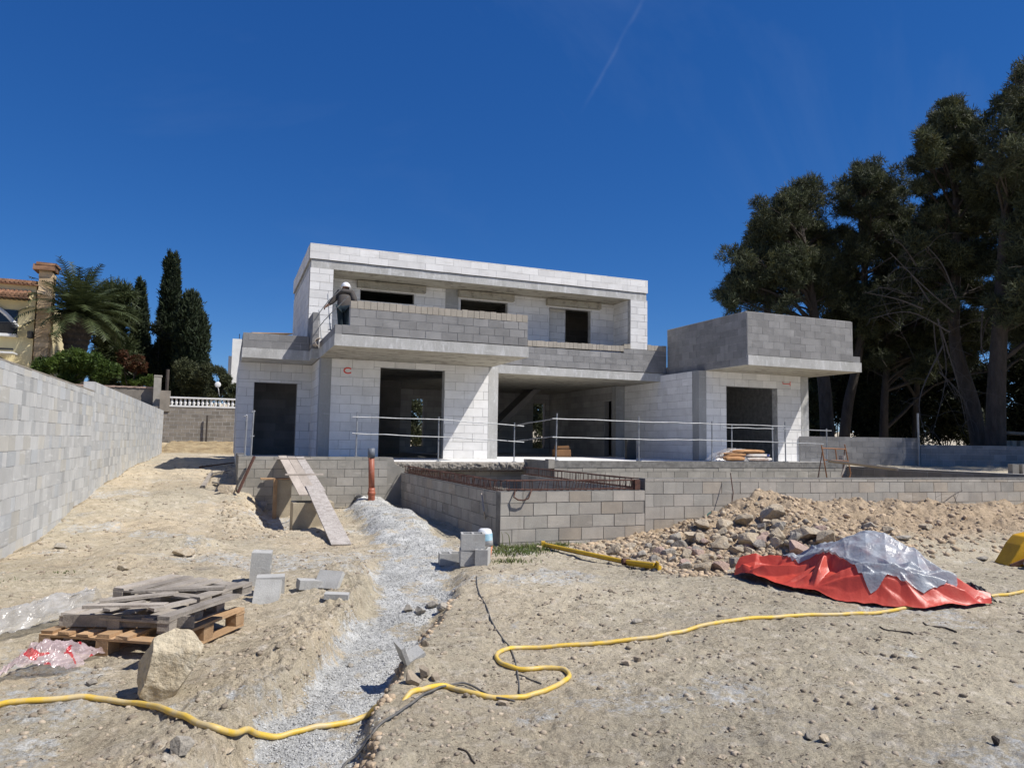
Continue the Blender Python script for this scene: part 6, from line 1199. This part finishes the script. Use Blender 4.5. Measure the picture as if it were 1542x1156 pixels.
shrub('bush', 'red-flowering bush below the slim cypress', [(200, 546, 14), (215, 542, 10), (188, 540, 9), (208, 553, 12)], 43.5, 'red_leaf', 6000, .13, .06, 45, 'bush', base=4)
shrub('bush', 'low yellow-green bush behind the terracotta coping', [(205, 572, 10), (222, 572, 10), (188, 574, 8)], 43.6, 'shrub_leaf', 6000, .12, .05, 46, 'bush', base=4)
shrub('bush', 'very dark bush at the foot of the cypresses', [(235, 570, 20), (255, 590, 18), (270, 570, 18), (225, 550, 16), (180, 560, 16), (165, 540, 18), (150, 520, 16), (190, 525, 18), (232, 530, 14), (238, 500, 12)], 46.5, 'dark_leaf', 18000, .18, .07, 47, 'bush', base=3.6)
shrub('bush', 'dark leafy bush filling the gap between the bright bush and the red-flowering one', [(158, 560, 16), (170, 575, 16), (150, 572, 14), (185, 585, 12)], 44.5, 'dark_leaf', 9000, .18, .07, 51, 'bush', base=3.6)
shrub('bush', 'small dark bush at the foot of the yellow house', [(38, 553, 8), (50, 552, 7), (66, 552, 8)], 43, 'dark_leaf', 6000, .14, .06, 48, 'bush', base=4.3)
shrub('bush', 'sunlit shrubs visible through the rear openings of the house', [(628, 640, 24), (628, 610, 22), (640, 660, 22)], 37, 'olive_leaf', 6000, .14, .06, 49, 'bush', base=1)
shrub('bush', 'yellowish shrub visible through the slit in the living room', [(811, 640, 24), (815, 612, 20), (808, 664, 20)], 37, 'olive_leaf', 6000, .14, .06, 50, 'bush', base=1)
# palm
pc = AD(117, 478, 41); pm = thing('palm_tree', 'stout date palm with drooping fronds beside the yellow house', 'tree', (pc[0], pc[1], 4.0))
b = MB(); nn = 26; b.tube([(pc[0], pc[1], 4+(pc[2]-4.1)*i/(nn-1)) for i in range(nn)], [(.50+.30*ss(.45, .95, np.array(i/(nn-1)))+(.05 if i % 2 else 0)) for i in range(nn)], 14); b.build('trunk', 'bark', pm)
r = random.Random(3); Vv = []; Fv = []; Rn = []; k = 0; bs = MB(); nf = 74
for i in range(nf):
    a_ = i*2.399; el_ = math.radians(84-88*(i/nf)**.9); Lf = r.uniform(2.9, 3.7); p = np.array([pc[0], pc[1], pc[2]]); d = np.array([math.cos(a_)*math.cos(el_), math.sin(a_)*math.cos(el_), math.sin(el_)]); pts = [p.copy()]; st = 16
    for s_ in range(st): d = d+np.array([0, 0, -.035-.085*s_/st]); d /= np.linalg.norm(d); p = p+d*Lf/st; pts.append(p.copy())
    bs.tube(pts, [.035*(1-.8*j/st) for j in range(st+1)], 4); t_ = r.random()
    for j in range(2, st+1):
        for f_ in (0, .5):
            c_ = pts[j-1]+(pts[j]-pts[j-1])*f_; dd = pts[j]-pts[j-1]; dd /= np.linalg.norm(dd); s_ = np.cross(dd, [0, 0, 1]); s_ /= np.linalg.norm(s_)+1e-6; ll = .52*math.sin(math.pi*(.12+.8*j/st))+.08
            for sg in (-1, 1):
                e = s_*sg*ll+dd*ll*.65+np.array([0, 0, -.25*ll+r.uniform(-.05, .10)]); w_ = dd*.04; Vv += [c_-w_, c_+w_, c_+e+w_*.2, c_+e-w_*.2]; Fv.append((k, k+1, k+2, k+3)); Rn.append(t_*.6+r.random()*.4); k += 4
bs.build('frond_stalks', 'palm_leaf', pm); npmesh('fronds', np.array(Vv), np.array(Fv), 'palm_leaf', pm, rnd=np.clip(np.array(Rn), 0, .999))
# neighbour's house
yh = thing('yellow_house', 'pale yellow house with terracotta roof and stone chimney behind the left wall', 'house', (-12, 46, 4)); Yh = 46.0
def hx(px, y=Yh): return at(px, 480, 'Y', y)[0]
def hz(px, py, y=Yh): return at(px, py, 'Y', y)[2]
XR = hx(52); ZE = hz(30, 437)
b = MB(); b.box(-22, XR, Yh, Yh+9, 3.5, hz(30, 440)); b.build('wall', 'stucco', yh)
b = MB(); v = [(XR, Yh+.0, hz(50, 440)), (XR, Yh+4.5, hz(50, 440)), (XR, Yh+4.5, hz(50, 410)), (XR, Yh+.0, hz(50, 425))]; v2 = [(-22, y, z) for x, y, z in v]; b.add(v+v2, [(0, 1, 2, 3), (7, 6, 5, 4), (0, 4, 5, 1), (1, 5, 6, 2), (2, 6, 7, 3), (3, 7, 4, 0)]); b.build('gable', 'stucco', yh)
def tiles(y0, z0, y1, z1, x0, x1, name):
    b = MB(); x = x0; n_ = 6
    while x < x1:
        for j in range(n_):
            t0, t1 = j/n_, (j+1)/n_+.06; b.tube([(x, y0+(y1-y0)*t0, z0+(z1-z0)*t0+.03), (x, y0+(y1-y0)*t1, z0+(z1-z0)*t1)], [.105, .09], 7)
        x += .2
    b.box(x0, x1, y0+.04, y1, z0-.12, z0-.06); b.build(name, 'tile', yh)
tiles(Yh-.9, hz(25, 444, Yh-.9), Yh+.3, hz(25, 436, Yh), -16, XR-.2, 'porch_roof')
tiles(Yh-.3, hz(25, 424, Yh-.3), Yh+3, hz(25, 412, Yh-.3)+.15, -16, XR+.1, 'roof')
for i in range(8): b = MB(); x = hx(4+i*7.5-16); b.box(x, x+.12, Yh-.85, Yh-.001, hz(25, 452, Yh)-.0, hz(25, 449, Yh)); b.build('rafter', 'bark', yh)
b = MB(); zc = 3.5; zt_ = hz(64, 408); cx0, cx1 = hx(54, Yh-.2), hx(75, Yh-.2); 
while zc < zt_: b.box(cx0+random.uniform(-.02, .02), cx1+random.uniform(-.05, .05), Yh-.2, Yh+.6, zc, zc+.26, jit=.02); zc += .26
chm = b.build('chimney', 'stone_tan', yh)
b = MB(); b.box(cx0-.25, cx1+.12, Yh-.4, Yh+.8, zt_, zt_+.28, jit=.03); b.box(cx0-.1, cx1+.2, Yh-.45, Yh+.85, zt_+.28, zt_+.42, jit=.03); b.build('chimney_cap', 'tile', chm)
b = MB(); pts = [(hx(-40+68*t), Yh-.12, hz(0, 470)-.2+1.0*math.sin(math.pi*t)**.6 if False else hz(10, 462)-1.1*(max(0, (t-.3))/.7)**2) for t in np.linspace(0, 1, 14)]; b.tube(pts, .12, 6); b.build('arch_rim', 'white_paint', yh)
b = MB(); b.box(-16, hx(27), Yh-.05, Yh-.01, hz(10, 503), hz(10, 466)); b.build('loggia', 'dark_glass', yh)
for i in range(18): b = MB(); x = hx(-4+i*1.8, Yh-.4); b.tube([(x, Yh-.4, hz(5, 503)), (x, Yh-.42, hz(5, 488))], .02, 4); b.build('baluster', 'iron', yh)
b = MB(); b.tube([(hx(-20), Yh-.4, hz(5, 487)), (hx(29), Yh-.4, hz(29, 488))], .03, 5); b.build('handrail', 'iron', yh)
b = MB(); b.box(-16, hx(29), Yh-.5, Yh-.02, hz(5, 507), hz(5, 503)); b.build('balcony_floor', 'white_paint', yh)
b = MB(); b.beam((-16, Yh-.7, hz(5, 533)), (hx(32), Yh-.7, hz(5, 533)), .9, .08); b.build('awning', 'white_paint', yh); b = MB(); b.beam((-16, Yh-1.12, hz(5, 528)), (hx(32), Yh-1.12, hz(5, 528)), .06, .1); b.build('awning_bar', 'iron', yh)
b = MB(); n_ = 14; v = [(hx(-30+55*t), Yh-.02, (hz(10, 536)-.1) if 0 else hz(10, 534)-1.6*max(0, t-.35)**2) for t in np.linspace(0, 1, n_)]; v2 = [(x, Yh-.02, 3.6) for x, y, z in v]; b.add(v+v2, [(i, n_+i, n_+i+1, i+1) for i in range(n_-1)]); b.build('arch_opening', 'dark_glass', yh)
b = MB(); b.box(hx(46), hx(52), Yh-.5, Yh-.01, hz(48, 510), hz(48, 500)); b.build('lantern', 'iron', yh)
b = MB(); q = AD(82, 560, 47); b.tube([(q[0], q[1], 4), (q[0]+.05, q[1], at(83, 488, 'Y', q[1])[2])], .14, 8); tag(b.build('utility_pole', 'bark'), 'bare brown pole between the yellow house and the palm', 'pole')
# white house far behind
wh = thing('white_house', 'white house edge seen far behind, just left of the villa', 'house', (0, 58, 4)); b = MB(); x0 = at(348, 560, 'Y', 58)[0]; b.box(x0, x0+3.5, 58, 64, 3, at(355, 510, 'Y', 58)[2]); b.build('wall', 'white_paint', wh)
b = MB(); x1 = at(343, 560, 'Y', 58)[0]; b.box(x1, x0-.01, 58.4, 63, 3, at(345, 535, 'Y', 58)[2]); b.build('annex', 'white_paint', wh)
b = MB(); q = at(361, 500, 'Y', 58); b.tube([(q[0], 58.3, at(355, 511, 'Y', 58)[2]), (q[0], 58.3, q[2]-.1)], .03, 5); b.build('aerial', 'iron', wh)
b = MB(); q = at(328, 579, 'Y', 42.6); V = ICO[2][0]; W = V*np.array([.16, .05, .16])+q; b.add([tuple(v) for v in W], [tuple(int(i) for i in f) for f in ICO[2][1]]); b.tube([q, q+np.array([.1, .1, -.6])], .02, 5); tag(b.build('satellite_dish', 'white_paint', smooth=True), 'small white satellite dish in the bush above the balustrade', 'dish')
b = MB(); q = at(311, 650, 'Y', 41.8); b.tube([(q[0], 41.8, 1.2), (q[0], 41.8, at(311, 625, 'Y', 41.8)[2])], .05, 6); tag(b.build('stake', 'bark'), 'dark stake in front of the retaining wall', 'stake')
# small tiled shelter under the pines at the right edge
sh_ = thing('shelter', 'small grey-roofed block shelter at the right edge under the pines', 'shelter', AD(1530, 668, 29)); c0 = AD(1507, 652, 29); c1 = AD(1570, 655, 29)
b = MB(); b.beam(c0+np.array([0, 0, .02]), c1, .9, .10); b.build('roof', 'block_old', sh_)
for x in (1514, 1524, 1536, 1560): q = AD(x, 664, 29); b = MB(); b.box(q[0]-.12, q[0]+.12, q[1]-.1, q[1]+.1, .7, 1.95); b.build('pier', 'block_grey', sh_)
